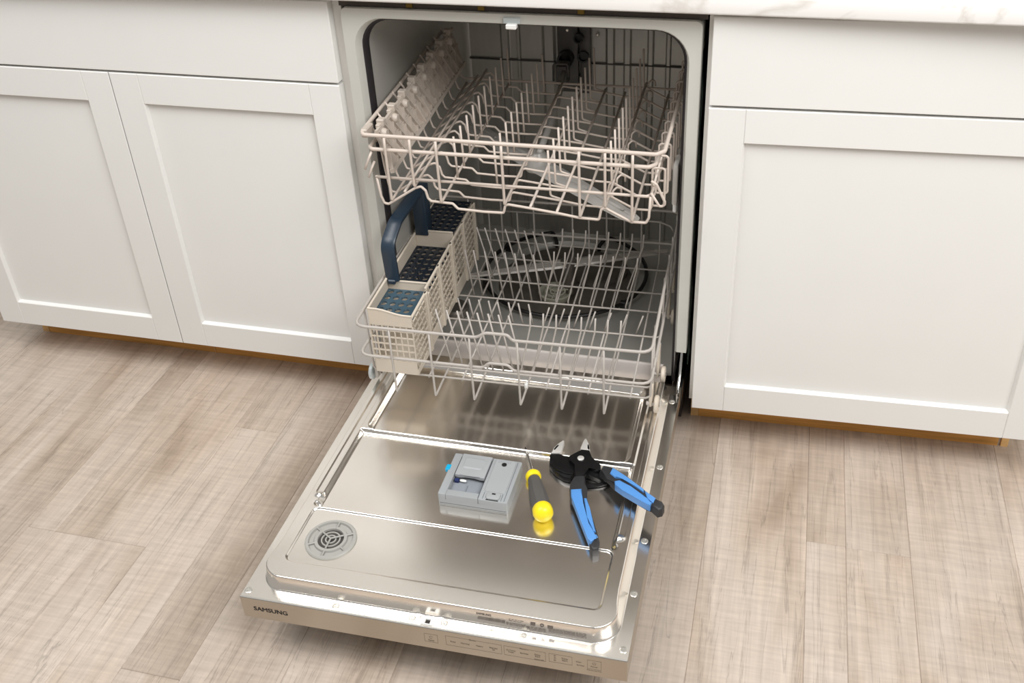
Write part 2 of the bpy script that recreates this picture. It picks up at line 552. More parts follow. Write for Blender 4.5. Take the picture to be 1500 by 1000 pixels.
bm = NB(); box(bm, -1.247 + OX, -1.230 + OX, 0.094, 0.115, 0.0, ZB + 0.006)
obj('toe_block', bm, M['toepale'], cl, label='pale end block of the toe kick')
bm = NB(); box(bm, -0.7838 + OX, -0.7817 + OX, 0.0925, 0.11, 0.0, ZB + 0.006)
obj('toe_seam', bm, M['toepale'], cl)

# right cabinet, one wide door, turned a touch
RR = 0.0398
cr = thing('base_cabinet', 'white shaker base cabinet with one wide door right of the dishwasher', 'cabinet', (0.3239, -0.0083, 0), RR)
RW = 0.626
bm = NB(); box(bm, -0.0065, RW + 0.002, 0.0215, 0.048, ZB + 0.008, 0.8735)
box(bm, 0.022, RW + 0.002, 0.048, 0.58, ZB + 0.008, 0.8735)
obj('carcass', bm, M['carcass'], cr)
bm = NB(); box(bm, 0, RW, 0, 0.02, ZG + 0.004, 0.8685, 0.0012, 1)
obj('drawer_front', bm, M['white'], cr)
shaker_door('door', cr, 0, RW, 0.095, ZG - 0.0005)
bm = NB(); box(bm, 0.012, 0.592, 0.092, 0.108, 0.0, 0.101)
obj('toe_board', bm, M['toe'], cr)
bm = NB(); box(bm, -0.004, 0.0115, 0.092, 0.112, 0.0, 0.101)
obj('toe_block', bm, M['toepale'], cr, label='pale end block of the toe kick')
bm = NB(); box(bm, 0.5925, 0.597, 0.096, 0.112, 0.0, 0.101)
obj('toe_seam', bm, M['beige'], cr)
bm = NB(); box(bm, 0.5975, 0.6105, 0.091, 0.112, 0.0, 0.101)
obj('toe_block', bm, M['toepale'], cr, label='pale end block of the toe kick')

# counter
bm = NB(); box(bm, -1.30, 1.75, -0.025, 0.70, 0.876, 0.9065, 0.004, 3)
o = obj('countertop', bm, M['marble'], auto=40)
o['label'] = 'white marble countertop with grey veins over cabinets and dishwasher'
o['category'] = 'countertop'

# ------------------------------------------------------------------ dishwasher
DW = thing('dishwasher', 'open stainless dishwasher with its door lowered between white cabinets', 'dishwasher', (0, 0, 0))

def upath(xl, xr, zt, zb, r, n=8):
    pts = [(xl, zb)]
    for k in range(n + 1):
        a = PI - k / n * PI / 2
        pts.append((xl + r + r * math.cos(a), zt - r + r * math.sin(a)))
    for k in range(n + 1):
        a = PI / 2 - k / n * PI / 2
        pts.append((xr - r + r * math.cos(a), zt - r + r * math.sin(a)))
    pts.append((xr, zb))
    return pts

def loft_u(secs, m, name, parent, auto=35):
    bm = NB()
    rings = [[bm.verts.new((x, y, z)) for x, z in pts] for y, pts in secs]
    for A, B in zip(rings, rings[1:]):
        for k in range(len(A) - 1):
            bm.faces.new((A[k], B[k], B[k + 1], A[k + 1]))
    return obj(name, bm, m, parent, auto=auto)

A0 = upath(-0.304, 0.3065, 0.8555, 0.215, 0.010)
A1 = upath(-0.3045, 0.307, 0.856, 0.215, 0.010)
B0 = upath(-0.2855, 0.2885, 0.8405, 0.215, 0.055)
B1 = upath(-0.2835, 0.2865, 0.8385, 0.215, 0.054)
loft_u([(0.06, A1), (0.0075, A1), (0.005, A0), (0.005, B0), (0.008, B1), (0.024, upath(-0.2795, 0.283, 0.835, 0.14, 0.052))], M['flange'], 'tub_flange', DW)
loft_u([(0.0225, upath(-0.2835, 0.2865, 0.8385, 0.13, 0.054)), (0.024, upath(-0.2775, 0.281, 0.833, 0.13, 0.052)), (0.030, upath(-0.2745, 0.278, 0.830, 0.13, 0.050)), (0.042, upath(-0.2745, 0.278, 0.830, 0.13, 0.050)), (0.048, upath(-0.2785, 0.282, 0.834, 0.13, 0.052))], M['rubber'], 'door_gasket', DW)
TI = upath(-0.2765, 0.280, 0.832, 0.10, 0.050)
loft_u([(0.044, TI), (0.555, TI), (0.566, upath(-0.2725, 0.276, 0.828, 0.10, 0.046)), (0.570, upath(-0.264, 0.268, 0.820, 0.10, 0.038))], M['tubwall'], 'tub_shell', DW, auto=50)
# back wall with pressed vertical ribs
bm = NB()
xs = []
ribs = [(-0.181, 0.016), (-0.149, 0.006), (-0.079, 0.024), (0.060, 0.016), (0.098, 0.013), (0.149, 0.011), (0.188, 0.009)]
n = 360
prof = []
for i in range(n + 1):
    x = -0.266 + i * (0.270 + 0.266) / n
    d = 0.0
    for cx, w in ribs:
        q = abs(x - cx) / (w / 2)
        if q < 1.35:
            d = max(d, 0.0045 * (1 if q < 0.8 else max(0.0, (1.35 - q) / 0.55)))
    prof.append((x, 0.570 - d))
lo = [bm.verts.new((x, y, 0.10)) for x, y in prof]
hi = [bm.verts.new((x, y, 0.824)) for x, y in prof]
for k in range(n):
    bm.faces.new((lo[k], lo[k + 1], hi[k + 1], hi[k]))
obj('tub_back', bm, M['tub'], DW, auto=25)
bm = NB(); tube(bm, [(-0.266, 0.5665, 0.566), (-0.066, 0.5655, 0.5665), (-0.040, 0.5655, 0.535)], 0.0022, 6)
tube(bm, [(0.268, 0.5665, 0.568), (0.015, 0.5655, 0.567), (-0.012, 0.5655, 0.535)], 0.0022, 6)
obj('back_crease', bm, M['duct'], DW, smooth=True)

# tub floor with round sump well
bm = NB()
cx, cy = -0.012, 0.385
K = 96
def bpt(a, x0, x1, y0, y1):
    c, s = math.cos(a), math.sin(a)
    t = min((x1 - cx) / c if c > 1e-9 else ((x0 - cx) / c if c < -1e-9 else 1e9), (y1 - cy) / s if s > 1e-9 else ((y0 - cy) / s if s < -1e-9 else 1e9))
    return cx + c * t, cy + s * t
rings = []
for spec in ('o', 0.176, 0.170, 0.164, 0.160, 0.0):
    ring = []
    for k in range(K):
        a = 2 * PI * k / K + 0.003
        if spec == 'o':
            x, y = bpt(a, -0.279, 0.282, 0.045, 0.572); z = 0.122 if y < 0.5 else 0.128
        else:
            z = {0.176: 0.113, 0.170: 0.1115, 0.164: 0.103, 0.160: 0.100, 0.0: 0.098}[spec]
            x, y = cx + spec * math.cos(a), cy + spec * math.sin(a)
        ring.append((x, y, z))
    rings.append(ring)
vr = [[bm.verts.new(p) for p in r] for r in rings[:-1]]
for A, B in zip(vr, vr[1:]):
    for k in range(K):
        bm.faces.new((A[k], A[(k + 1) % K], B[(k + 1) % K], B[k]))
c0 = bm.verts.new((cx, cy, 0.098))
for k in range(K):
    bm.faces.new((vr[-1][k], vr[-1][(k + 1) % K], c0))
tf = obj('tub_floor', bm, M['tubfloor'], DW, auto=40)
bm = NB(); lathe(bm, [(0.157, 0.0985), (0.157, 0.1005), (0.150, 0.1015), (0.0, 0.1015)], 64, Matrix.Translation((cx, cy, 0)), cap=False)
obj('filter_plate', bm, M['plate'], tf, auto=40)
bm = NB(); lathe(bm, [(0.072, 0.100), (0.072, 0.1045), (0.069, 0.1065), (0.050, 0.1065), (0.048, 0.1055), (0.0, 0.1055)], 48, Matrix.Translation((0.052, 0.445, 0)), cap=False)
obj('sump_cover', bm, M['plate'], tf, auto=40)
# filter cup
fx, fy = -0.020, 0.312
FM = Matrix.Translation((fx, fy, 0))
bm = NB(); lathe(bm, [(0.030, 0.101), (0.0385, 0.119), (0.0385, 0.121), (0.0345, 0.1215), (0.032, 0.117), (0.030, 0.108), (0.0, 0.107)], 40, FM, cap=False)
fc = obj('filter_cup', bm, M['filter'], DW, auto=45)
bm = NB()
for rr_, h in ((0.024, 0.117), (0.013, 0.116)):
    lathe(bm, [(rr_, h), (rr_, h + 0.004), (rr_ - 0.004, h + 0.004), (rr_ - 0.004, h)], 32, FM, cap=False)
for k in range(3):
    a = 0.5 + k * 2 * PI / 3
    tube(bm, [(fx, fy, 0.119), (fx + 0.033 * math.cos(a), fy + 0.033 * math.sin(a), 0.119)], 0.002, 6)
obj('filter_grille', bm, M['filter'], fc, auto=40)
# heater
pts = []
for k in range(73):
    a = math.radians(112 + k * (316.0 / 72))
    pts.append((cx + 0.187 * math.cos(a), cy + 0.185 * math.sin(a), 0.1285))
a0, a1 = math.radians(112), math.radians(68)
pre = [(cx + 0.140 * math.cos(a0), cy + 0.150 * math.sin(a0), 0.108), (cx + 0.142 * math.cos(a0), cy + 0.152 * math.sin(a0), 0.121), (cx + 0.160 * math.cos(a0), cy + 0.165 * math.sin(a0), 0.1285)]
post = [(cx + 0.160 * math.cos(a1), cy + 0.165 * math.sin(a1), 0.1285), (cx + 0.142 * math.cos(a1), cy + 0.152 * math.sin(a1), 0.121), (cx + 0.140 * math.cos(a1), cy + 0.150 * math.sin(a1), 0.108)]
bm = NB(); tube(bm, rounded(pre + pts + post, 0.006, 3), 0.0046, 10)
he = obj('heating_element', bm, M['heater'], DW, smooth=True)
for a in (150, 205, 325):
    a = math.radians(a)
    bm = NB(); x, y = cx + 0.187 * math.cos(a), cy + 0.185 * math.sin(a)
    box(bm, x - 0.007, x + 0.007, y - 0.006, y + 0.006, 0.112, 0.1335, 0.001)
    obj('heater_clip', bm, M['heater'], he)
# round dark cup at the left front of the floor
bm = NB(); lathe(bm, [(0.030, 0.116), (0.030, 0.133), (0.026, 0.137), (0.020, 0.136), (0.0, 0.134)], 32, Matrix.Translation((-0.218, 0.19, 0)), cap=False)
obj('softener_cap', bm, M['plate'], DW, auto=40)
# lower spray arm
def spray_arm(name, p0, p1, w, th, m, parent, droop=0.0, tip=0.4):
    p0, p1 = Vector(p0), Vector(p1)
    d = (p1 - p0); Ln = d.length; d.normalize()
    nx = Vector((-d.y, d.x, 0)).normalized()
    upv = d.cross(nx)
    if upv.z < 0: upv = -upv
    bm = NB(); rings = []
    for k in range(25):
        s = k / 24
        e = abs(2 * s - 1)
        ww = w * (1 - (1 - tip) * e ** 1.6) * (1 if e < 0.97 else 0.7)
        hh = th * (1 - 0.35 * e)
        c = p0 + d * (Ln * s)
        ring = []
        for px, pz in ((-0.5, 0.0), (-0.42, 0.5), (-0.12, 0.78), (0.0, 0.62), (0.12, 0.78), (0.42, 0.5), (0.5, 0.0), (0.3, -0.5), (-0.3, -0.5)):
            ring.append(bm.verts.new(c + nx * (ww * px) + upv * (hh * pz)))
        rings.append(ring)
    for A, B in zip(rings, rings[1:]):
        for k in range(9):
            bm.faces.new((A[k], A[(k + 1) % 9], B[(k + 1) % 9], B[k]))
    bm.faces.new(rings[0]); bm.faces.new(rings[-1][::-1])
    bmesh.ops.recalc_face_normals(bm, faces=bm.faces)
    o = obj(name, bm, m, parent, auto=30)
    bm = NB()
    for s in (0.06, 0.14, 0.24, 0.34, 0.66, 0.76, 0.86, 0.94):
        c = p0 + d * (Ln * s) + upv * (th * 0.62)
        lathe(bm, [(0.0035, 0.0), (0.0028, 0.0022), (0.0, 0.0022)], 10, Matrix.Translation(c), cap=False)
    obj('spray_jet', bm, m, o, kind='stuff')
    return o
la = spray_arm('lower_spray_arm', (-0.2047, 0.25, 0.178), (0.2174, 0.431, 0.180), 0.034, 0.010, M['armsteel'], DW)
bm = NB(); lathe(bm, [(0.016, 0.104), (0.015, 0.150), (0.019, 0.168), (0.019, 0.186), (0.014, 0.189), (0.0, 0.189)], 32, Matrix.Translation((0.0063, 0.3405, 0)), cap=False)
obj('arm_hub', bm, M['plate'], la, auto=40)
# water conduit on the back wall
bm = NB(); box(bm, -0.058, -0.010, 0.556, 0.5688, 0.50, 0.80, 0.004, 2)
box(bm, -0.006, 0.018, 0.552, 0.5688, 0.50, 0.80, 0.004, 2)
cdt = obj('water_conduit', bm, M['duct'], DW, auto=40)
RX = Matrix.Rotation(PI / 2, 4, 'X')
def port(x, z, r, nm, y=0.552, dep=0.012):
    bm = NB(); lathe(bm, [(r, 0.0), (r, dep), (r * 0.72, dep), (r * 0.66, dep * 0.2), (0.0, dep * 0.2)], 24, Matrix.Translation((x, y, z)) @ RX, cap=False)
    return obj(nm, bm, M['blackpl'], cdt, auto=40)
port(-0.0065, 0.6305, 0.011, 'conduit_port')
port(0.003, 0.588, 0.013, 'conduit_port', dep=0.008)
port(-0.0365, 0.583, 0.018, 'conduit_port', y=0.556, dep=0.020)
for x, z in ((-0.0331, 0.6446), (0.0323, 0.6336)):
    bm = NB(); lathe(bm, [(0.004, 0.0), (0.004, 0.003), (0.0025, 0.0045), (0, 0.0045)], 14, Matrix.Translation((x, 0.566 if x > 0 else 0.556, z)) @ RX, cap=False)
    obj('conduit_screw', bm, M['chrome'], cdt, auto=40)
# latch strike
bm = NB(); box(bm, -0.0165, 0.0125, 0.0005, 0.006, 0.8408, 0.8505, 0.0012)
ls = obj('latch_strike', bm, M['wheel'], DW)
bm = NB(); box(bm, -0.0105, 0.0075, -0.0075, 0.004, 0.8340, 0.8425, 0.0015)
obj('strike_tongue', bm, M['whitepl'], ls)
# mounting rail in the dark slot under the counter
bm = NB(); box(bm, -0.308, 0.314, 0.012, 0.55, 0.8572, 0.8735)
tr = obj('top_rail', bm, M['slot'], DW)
for x in (-0.18, -0.055, 0.112):
    bm = NB(); box(bm, x - 0.006, x + 0.006, 0.008, 0.0118, 0.8585, 0.8665, 0.001)
    obj('mount_screw', bm, M['brass'], tr)
bm = NB(); box(bm, -0.045, 0.045, 0.0085, 0.0118, 0.865, 0.8695, 0.001)
obj('mount_bracket', bm, M['duct'], tr)
bm = NB(); box(bm, -0.300, 0.3145, 0.062, 0.56, 0.02, 0.852)
me_ = obj('insulation_blanket', bm, M['insul'], DW)
# hollow it: keep only a thin right-hand blanket so the tub stays open
bpy.data.objects.remove(me_)
bm = NB()
prof = []
for k in range(19):
    z = 0.17 + k * 0.035
    prof.append((0.3095 + 0.0015 * math.sin(k * 1.7) + 0.001 * math.sin(k * 0.6), z))
fr = [(x, 0.03, z) for x, z in prof]; bk = [(x, 0.55, z) for x, z in prof]
v0 = [bm.verts.new(p) for p in fr]; v1 = [bm.verts.new(p) for p in bk]
w0 = [bm.verts.new((p[0] - 0.004 if False else 0.3075, p[1], p[2])) for p in fr]
w1 = [bm.verts.new((0.3075, p[1], p[2])) for p in bk]
for k in range(18):
    bm.faces.new((v0[k], v1[k], v1[k + 1], v0[k + 1]))
    bm.faces.new((w0[k], v0[k], v0[k + 1], w0[k + 1]))
    bm.faces.new((w1[k], w0[k], w0[k + 1], w1[k + 1]))
bmesh.ops.recalc_face_normals(bm, faces=bm.faces)
obj('insulation_blanket', bm, M['insul'], DW, auto=30)
# base pan under the tub, dark
bm = NB(); box(bm, -0.296, 0.299, 0.06, 0.56, 0.012, 0.092)
obj('base_pan', bm, M['dark'], DW)
for sx in (-0.27, 0.27):
    for sy in (0.09, 0.52):
        bm = NB(); lathe(bm, [(0.016, 0.0), (0.016, 0.006), (0.008, 0.008), (0.008, 0.02)], 16, Matrix.Translation((sx, sy, 0)))
        obj('levelling_foot', bm, M['blackpl'], DW)

# front sill of the tub between the door and the opening
bm = NB()
pr = [(0.062, 0.118), (0.050, 0.138), (0.039, 0.1570), (0.0355, 0.1602), (0.0325, 0.1612), (0.0300, 0.1604), (0.0282, 0.1580), (0.0215, 0.1120), (0.0190, 0.1075), (0.0145, 0.1050), (0.004, 0.1045), (-0.028, 0.1045)]
xs2 = np.linspace(-0.262, 0.262, 9)
gr = [[bm.verts.new((x, y, z)) for y, z in pr] for x in xs2]
for A, B in zip(gr, gr[1:]):
    for k in range(len(pr) - 1):
        bm.faces.new((A[k], B[k], B[k + 1], A[k + 1]))
bmesh.ops.recalc_face_normals(bm, faces=bm.faces)
sl = obj('tub_sill', bm, M['sill'], DW, auto=35)

# ---- door
def DY(x, y):
    return y * (1 - 0.0073 * x / 0.3015)
ZF = 0.139
bm = NB(); box(bm, -0.3015, 0.3015, -0.6405, -0.002, 0.0945, ZF - 0.0012, 0.0008)
for v in bm.verts: v.co.y = DY(v.co.x, v.co.y)
door = obj('door', bm, M['panelsteel'], DW)

def sdf(x, y, x0, x1, y0, y1, r):
    qx = np.abs(x - (x0 + x1) / 2) - (x1 - x0) / 2 + r
    qy = np.abs(y - (y0 + y1) / 2) - (y1 - y0) / 2 + r
    return np.hypot(np.maximum(qx, 0), np.maximum(qy, 0)) + np.minimum(np.maximum(qx, qy), 0) - r
def sst(t):
    t = np.clip(t, 0, 1); return t * t * (3 - 2 * t)
def prof_line(lo, hi, bands, fine, coarse):
    v = [lo]
    while v[-1] < hi - 1e-9:
        p = v[-1]
        near = any(a <= p <= b for a, b in bands)
        q = p + (fine if near else coarse)
        if not near:
            for a, b in bands:
                if p < a < q: q = a
        v.append(min(hi, q))
    return np.array(v)
gx = prof_line(-0.3015, 0.3015, [(-0.286, -0.2245), (0.2245, 0.286)], 0.0009, 0.006)
gy = prof_line(-0.6405, -0.0300, [(-0.6405, -0.570), (-0.475, -0.425), (-0.285, -0.240), (-0.078, -0.030)], 0.0009, 0.006)
GX, GY = np.meshgrid(gx, gy)
H = np.full(GX.shape, ZF)
d = sdf(GX, GY, -0.2825, 0.2825, -0.6205, 0.20, 0.040)
q = -d / (0.0045 + 0.0060 * sst((GY + 0.600) / 0.06))
H += 0.028 * (0.12 * sst(q) + 0.88 * np.clip(q, 0, 1))
# shallow ledge inside the rim, back part
dl = sdf(GX, GY, -0.264, 0.264, -0.440, 0.2, 0.010)
H -= 0.0018 * sst(-dl / 0.002) * sst((np.abs(GX) - 0.2505) / 0.003)
df = sdf(GX, GY, -0.2525, 0.2525, -0.5845, -0.4655, 0.013)
H -= 0.0030 * sst(-df / 0.0035)
dm = sdf(GX, GY, -0.2535, 0.2535, -0.4645, -0.266, 0.004)
ddx = 0.2535 - np.abs(GX); ddy = np.minimum(GY + 0.4645, -0.266 - GY)
H -= 0.0093 * sst(ddx / 0.010) * sst(ddy / 0.0016)
du = sdf(GX, GY, -0.243, 0.243, -0.266, -0.050, 0.020)
H -= 0.0143 * sst(-du / (0.0105 - 0.0070 * sst((-0.245 - GY) / 0.02)))
inb = sst((0.252 - np.abs(GX)) / 0.006)
H += inb * 0.0018 * np.exp(-((GY + 0.2675) / 0.0026) ** 2)
for sx in (-1, 1):
    H += 0.0045 * np.exp(-(((GX - sx * 0.2545) / 0.006) ** 2 + ((GY + 0.438) / 0.005) ** 2))
    H -= 0.004 * np.exp(-(((GX - sx * 0.250) / 0.004) ** 2 + ((GY + 0.458) / 0.004) ** 2))
# dimples beside the latch on the front wall of the pan
for lx in (-0.017, 0.019):
    H += 0.003 * np.exp(-(((GX - lx) / 0.004) ** 2 + ((GY + 0.6225) / 0.004) ** 2))
YY = GY * (1 - 0.0073 * GX / 0.3015)
nyy, nxx = GX.shape
verts = np.stack([GX.ravel(), YY.ravel(), H.ravel()], 1)
idx = np.arange(nyy * nxx).reshape(nyy, nxx)
faces = np.stack([idx[:-1, :-1].ravel(), idx[:-1, 1:].ravel(), idx[1:, 1:].ravel(), idx[1:, :-1].ravel()], 1)
me = bpy.data.meshes.new('inner_panel')
me.from_pydata(verts.tolist(), [], faces.tolist())
link('inner_panel', me, M['steel'], door, smooth=True)

# control panel front with bright top lip
bm = NB(); box(bm, -0.3018, 0.3018, -0.6425, -0.6408, 0.0942, 0.1385, 0.0005)
for v in bm.verts: v.co.y = DY(v.co.x, v.co.y)
cp = obj('control_panel', bm, M['panelsteel'], DW)
bm = NB(); box(bm, -0.3016, 0.3016, -0.6424, -0.6392, 0.1386, 0.1396, 0.0004)
for v in bm.verts: v.co.y = DY(v.co.x, v.co.y)
obj('top_lip', bm, M['chrome'], cp)

def panel_mtx(x, z):
    y = DY(x, -0.6425) - 0.0002
    ang = math.atan2(0.0047, 0.3015)
    return Matrix.Translation((x, y, z)) @ Matrix.Rotation(ang, 4, 'Z') @ Matrix.Rotation(PI / 2, 4, 'X')
text_obj('brand_lettering', 'SAMSUNG', 0.0125, panel_mtx(-0.2535, 0.1165), M['ink'], cp, sx=1.0, bold=0.0003)
def ptext(t, x, z, s=0.0042, al='CENTER'):
    text_obj('key_lettering', t, s, panel_mtx(x, z), M['inksoft'], cp, al)
def key_frame(x0, x1, z0, z1, w=0.00035):
    bm = NB()
    for a, b, c, d in ((x0, x1, z1 - w, z1), (x0, x1, z0, z0 + w), (x0, x0 + w, z0, z1), (x1 - w, x1, z0, z1)):
        box(bm, a, b, -0.6428, -0.6422, c, d)
    for v in bm.verts: v.co.y = DY(v.co.x, v.co.y)
    obj('key_outline', bm, M['inksoft'], cp)
# px -> x on the panel measured from the photograph
key_frame(-0.0035, 0.0175, 0.1085, 0.1265)
ptext('Reset', 0.007, 0.1125, 0.0042)
key_frame(0.030, 0.116, 0.1085, 0.1290)
ptext('Cycles', 0.072, 0.1285, 0.0040)
for t, x in (('Auto', 0.041), ('Normal', 0.060), ('Heavy', 0.082)):
    ptext(t, x, 0.1178, 0.0044)
ptext('Express', 0.1035, 0.1190, 0.0040); ptext('60', 0.1035, 0.1148, 0.0040)
key_frame(0.1195, 0.182, 0.1085, 0.1290)
ptext('Options', 0.150, 0.1285, 0.0040)
ptext('Hi-Temp', 0.130, 0.1205, 0.0040); ptext('Wash', 0.130, 0.1165, 0.0040)
ptext('Sanitize', 0.1500, 0.1185, 0.0040)
ptext('Delay', 0.170, 0.1205, 0.0040); ptext('Start', 0.170, 0.1165, 0.0040)
ptext('Control Lock', 0.172, 0.1105, 0.0026)
key_frame(0.187, 0.2215, 0.1105, 0.1290)
for z in (0.1255, 0.1205, 0.1155):
    ptext('2h' if z > 0.124 else ('4h' if z > 0.118 else '8h'), 0.196, z, 0.0036)
ptext('Delay', 0.2105, 0.1222, 0.0042); ptext('Start', 0.2105, 0.1178, 0.0042)
ptext('Clean', 0.231, 0.1205, 0.0036); ptext('Sanitized', 0.2335, 0.1135, 0.0032)
key_frame(0.2435, 0.264, 0.1095, 0.1290)
ptext('Power', 0.2537, 0.1150, 0.0040)
ptext('Press and hold 3 sec', 0.2537, 0.1065, 0.0026)
bm = NB()
def arc_mark(x, z, r, a0, a1):
    return [(x + r * math.cos(a0 + (a1 - a0) * k / 16), DY(x, -0.6425) - 0.0001, z + r * math.sin(a0 + (a1 - a0) * k / 16)) for k in range(17)]
tube(bm, arc_mark(0.2537, 0.1222, 0.0026, 2.2, 7.2), 0.00032, 5)
tube(bm, [(0.2537, DY(0.2537, -0.6426), 0.1222), (0.2537, DY(0.2537, -0.6426), 0.1257)], 0.00032, 5)
obj('power_symbol', bm, M['inksoft'], cp)
bm = NB(); tube(bm, arc_mark(0.007, 0.1195, 0.0026, 0.4, 5.4), 0.00032, 5)
obj('reset_symbol', bm, M['inksoft'], cp)

# rating label marks printed on the front wall of the pan
def wall_mtx(x, t):
    # t in 0..1 up the sloping front wall
    y = -0.6200 + 0.0036 * t - 0.0006
    z = ZF + 0.004 + 0.020 * t
    tilt = math.atan2(0.020, 0.0036)
    return Matrix.Translation((x, DY(x, y), z)) @ Matrix.Rotation(math.atan2(0.0045, 0.3015), 4, 'Z') @ Matrix.Rotation(tilt, 4, 'X')
bm = NB()
for k in range(40):
    x = 0.075 + k * 0.00105
    w = 0.0003 + 0.0005 * random.random()
    mt = wall_mtx(x, 0.42)
    vs = [bm.verts.new(mt @ Vector(p)) for p in ((-w / 2, -0.0030, 0), (w / 2, -0.0030, 0), (w / 2, 0.0030, 0), (-w / 2, 0.0030, 0))]
    bm.faces.new(vs)
for x0, x1, ts in ((0.118, 0.148, (0.42, 0.33, 0.24)), (0.150, 0.178, (0.36, 0.27, 0.18, 0.1)), (0.182, 0.236, (0.50, 0.42, 0.34, 0.26, 0.18)), (0.122, 0.142, (0.75, 0.62))):
    for t in ts:
        x = x0
        while x < x1:
            w = 0.002 + 0.004 * random.random()
            mt = wall_mtx(x, t)
            vs = [bm.verts.new(mt @ Vector(p)) for p in ((0, -0.00035, 0), (w, -0.00035, 0), (w, 0.00035, 0), (0, 0.00035, 0))]
            bm.faces.new(vs)
            x += w + 0.0012
for x, t, w, h in ((0.1845, 0.62, 0.0042, 0.0026), (0.1585, 0.66, 0.0036, 0.0030)):
    mt = wall_mtx(x, t)
    vs = [bm.verts.new(mt @ Vector(p)) for p in ((-w, -h, 0), (w, -h, 0), (w, h, 0), (-w, h, 0))]
    bm.faces.new(vs)
mt = wall_mtx(0.172, 0.66)
ro = [bm.verts.new(mt @ Vector((0.0031 * math.cos(k * PI / 10), 0.0031 * math.sin(k * PI / 10), 0))) for k in range(20)]
ri = [bm.verts.new(mt @ Vector((0.0014 * math.cos(k * PI / 10), 0.0014 * math.sin(k * PI / 10), 0))) for k in range(20)]
for k in range(20):
    bm.faces.new((ro[k], ro[(k + 1) % 20], ri[(k + 1) % 20], ri[k]))
obj('rating_print', bm, M['inklabel'], door)
text_obj('rating_lettering', 'SAMSUNG', 0.0050, wall_mtx(0.084, 0.80), M['inklabel'], door, bold=0.00012)

# screws
def screw(name, x, y, z, parent, r=0.0058):
    bm = NB()
    T = Matrix.Translation((x, DY(x, y), z))
    lathe(bm, [(r, 0.0), (r, 0.0007), (r * 0.86, 0.0011), (r * 0.52, 0.0011), (r * 0.44, 0.0003), (r * 0.30, 0.0003), (r * 0.22, 0.0010), (0, 0.0010)], 20, T, cap=False)
    return obj(name, bm, M['screw'], parent, auto=35)
for x, y in ((-0.2936, -0.6286), (-0.1467, -0.631), (-0.0248, -0.6297), (0.0255, -0.6291), (0.1459, -0.6281), (0.2928, -0.6235), (0.2913, -0.5203), (0.2915, -0.411), (0.292, -0.235), (0.2902, -0.0518)):
    screw('screw', x, y, ZF, door)
# latch
bm = NB()
for a in ((-0.009, -0.0035, -0.638, -0.6255), (0.0045, 0.010, -0.638, -0.6255), (-0.0035, 0.0045, -0.6285, -0.6255), (-0.0035, 0.0045, -0.638, -0.6362)):
    box(bm, a[0], a[1], a[2], a[3], ZF - 0.001, ZF + 0.0032, 0.0006)
obj('door_latch', bm, M['whitepl'], door)
bm = NB(); box(bm, -0.003, 0.004, -0.636, -0.629, ZF - 0.0005, ZF + 0.0008)
obj('latch_slot', bm, M['dark'], door)
# round vent
vx, vy, vz = -0.1955, -0.5285, 0.1635
VM = Matrix.Translation((vx, DY(vx, vy), vz))
bm = NB(); lathe(bm, [(0.0415, 0.0), (0.0415, 0.0024), (0.0400, 0.0040), (0.0360, 0.0040), (0.0348, 0.0006), (0.0272, 0.0006), (0.0260, 0.0040), (0.0212, 0.0040), (0.0205, 0.0006), (0.0, 0.0004)], 64, VM, cap=False)
vent = obj('door_vent', bm, M['ventgrey'], door, auto=35)
bm = NB(); lathe(bm, [(0.0208, 0.0009), (0.0, 0.0008)], 40, VM, cap=False)
obj('vent_hole', bm, M['ventdark'], door)
bm = NB()
for r_ in (0.0158, 0.0092):
    lathe(bm, [(r_, 0.0009), (r_, 0.0030), (r_ - 0.0022, 0.0030), (r_ - 0.0022, 0.0009)], 40, VM, cap=False)
for k in range(3):
    a = -PI / 2 + k * 2 * PI / 3
    tube(bm, [VM @ Vector((0, 0, 0.0042)), VM @ Vector((0.021 * math.cos(a), 0.021 * math.sin(a), 0.0040))], 0.0016, 6)
for k in range(6):
    a = PI / 6 + k * PI / 3
    tube(bm, [VM @ Vector((0.0215 * math.cos(a), 0.0215 * math.sin(a), 0.0030)), VM @ Vector((0.037 * math.cos(a), 0.037 * math.sin(a), 0.0030))], 0.0016, 6)
obj('vent_grille', bm, M['ventgrey'], door, auto=35)
# hinge arms
for sx in (-1, 1):
    hx = 0.2975 * sx
    bm = NB()
    box(bm, hx - 0.0012, hx + 0.0012, -0.040, 0.030, 0.137, 0.150, 0.0005)
    tube(bm, [(hx, -0.030, 0.1445), (hx, 0.002, 0.165), (hx, 0.022, 0.205)], 0.0028, 8)
    obj('hinge_arm', bm, M['chrome'], door, auto=35)
    bm = NB()
    box(bm, hx - 0.006, hx + 0.006, -0.004, 0.028, 0.105, 0.137, 0.001)
    obj('hinge_block', bm, M['blackpl'], door)

# ------------------------------------------------------------------ upper rack
UY0, UTILT = -0.075, 0.085
ur = thing('upper_rack', 'upper wire dish rack pulled slightly out of the dishwasher', 'dish rack', (0.0, UY0, 0.535))
def U(x, d, h):
    return (x, d, h - 0.535 + UTILT * d)
rows = [0.0, 0.039, 0.080, 0.120, 0.160, 0.200, 0.238, 0.278, 0.318, 0.360, 0.403, 0.450]
D1 = 0.462
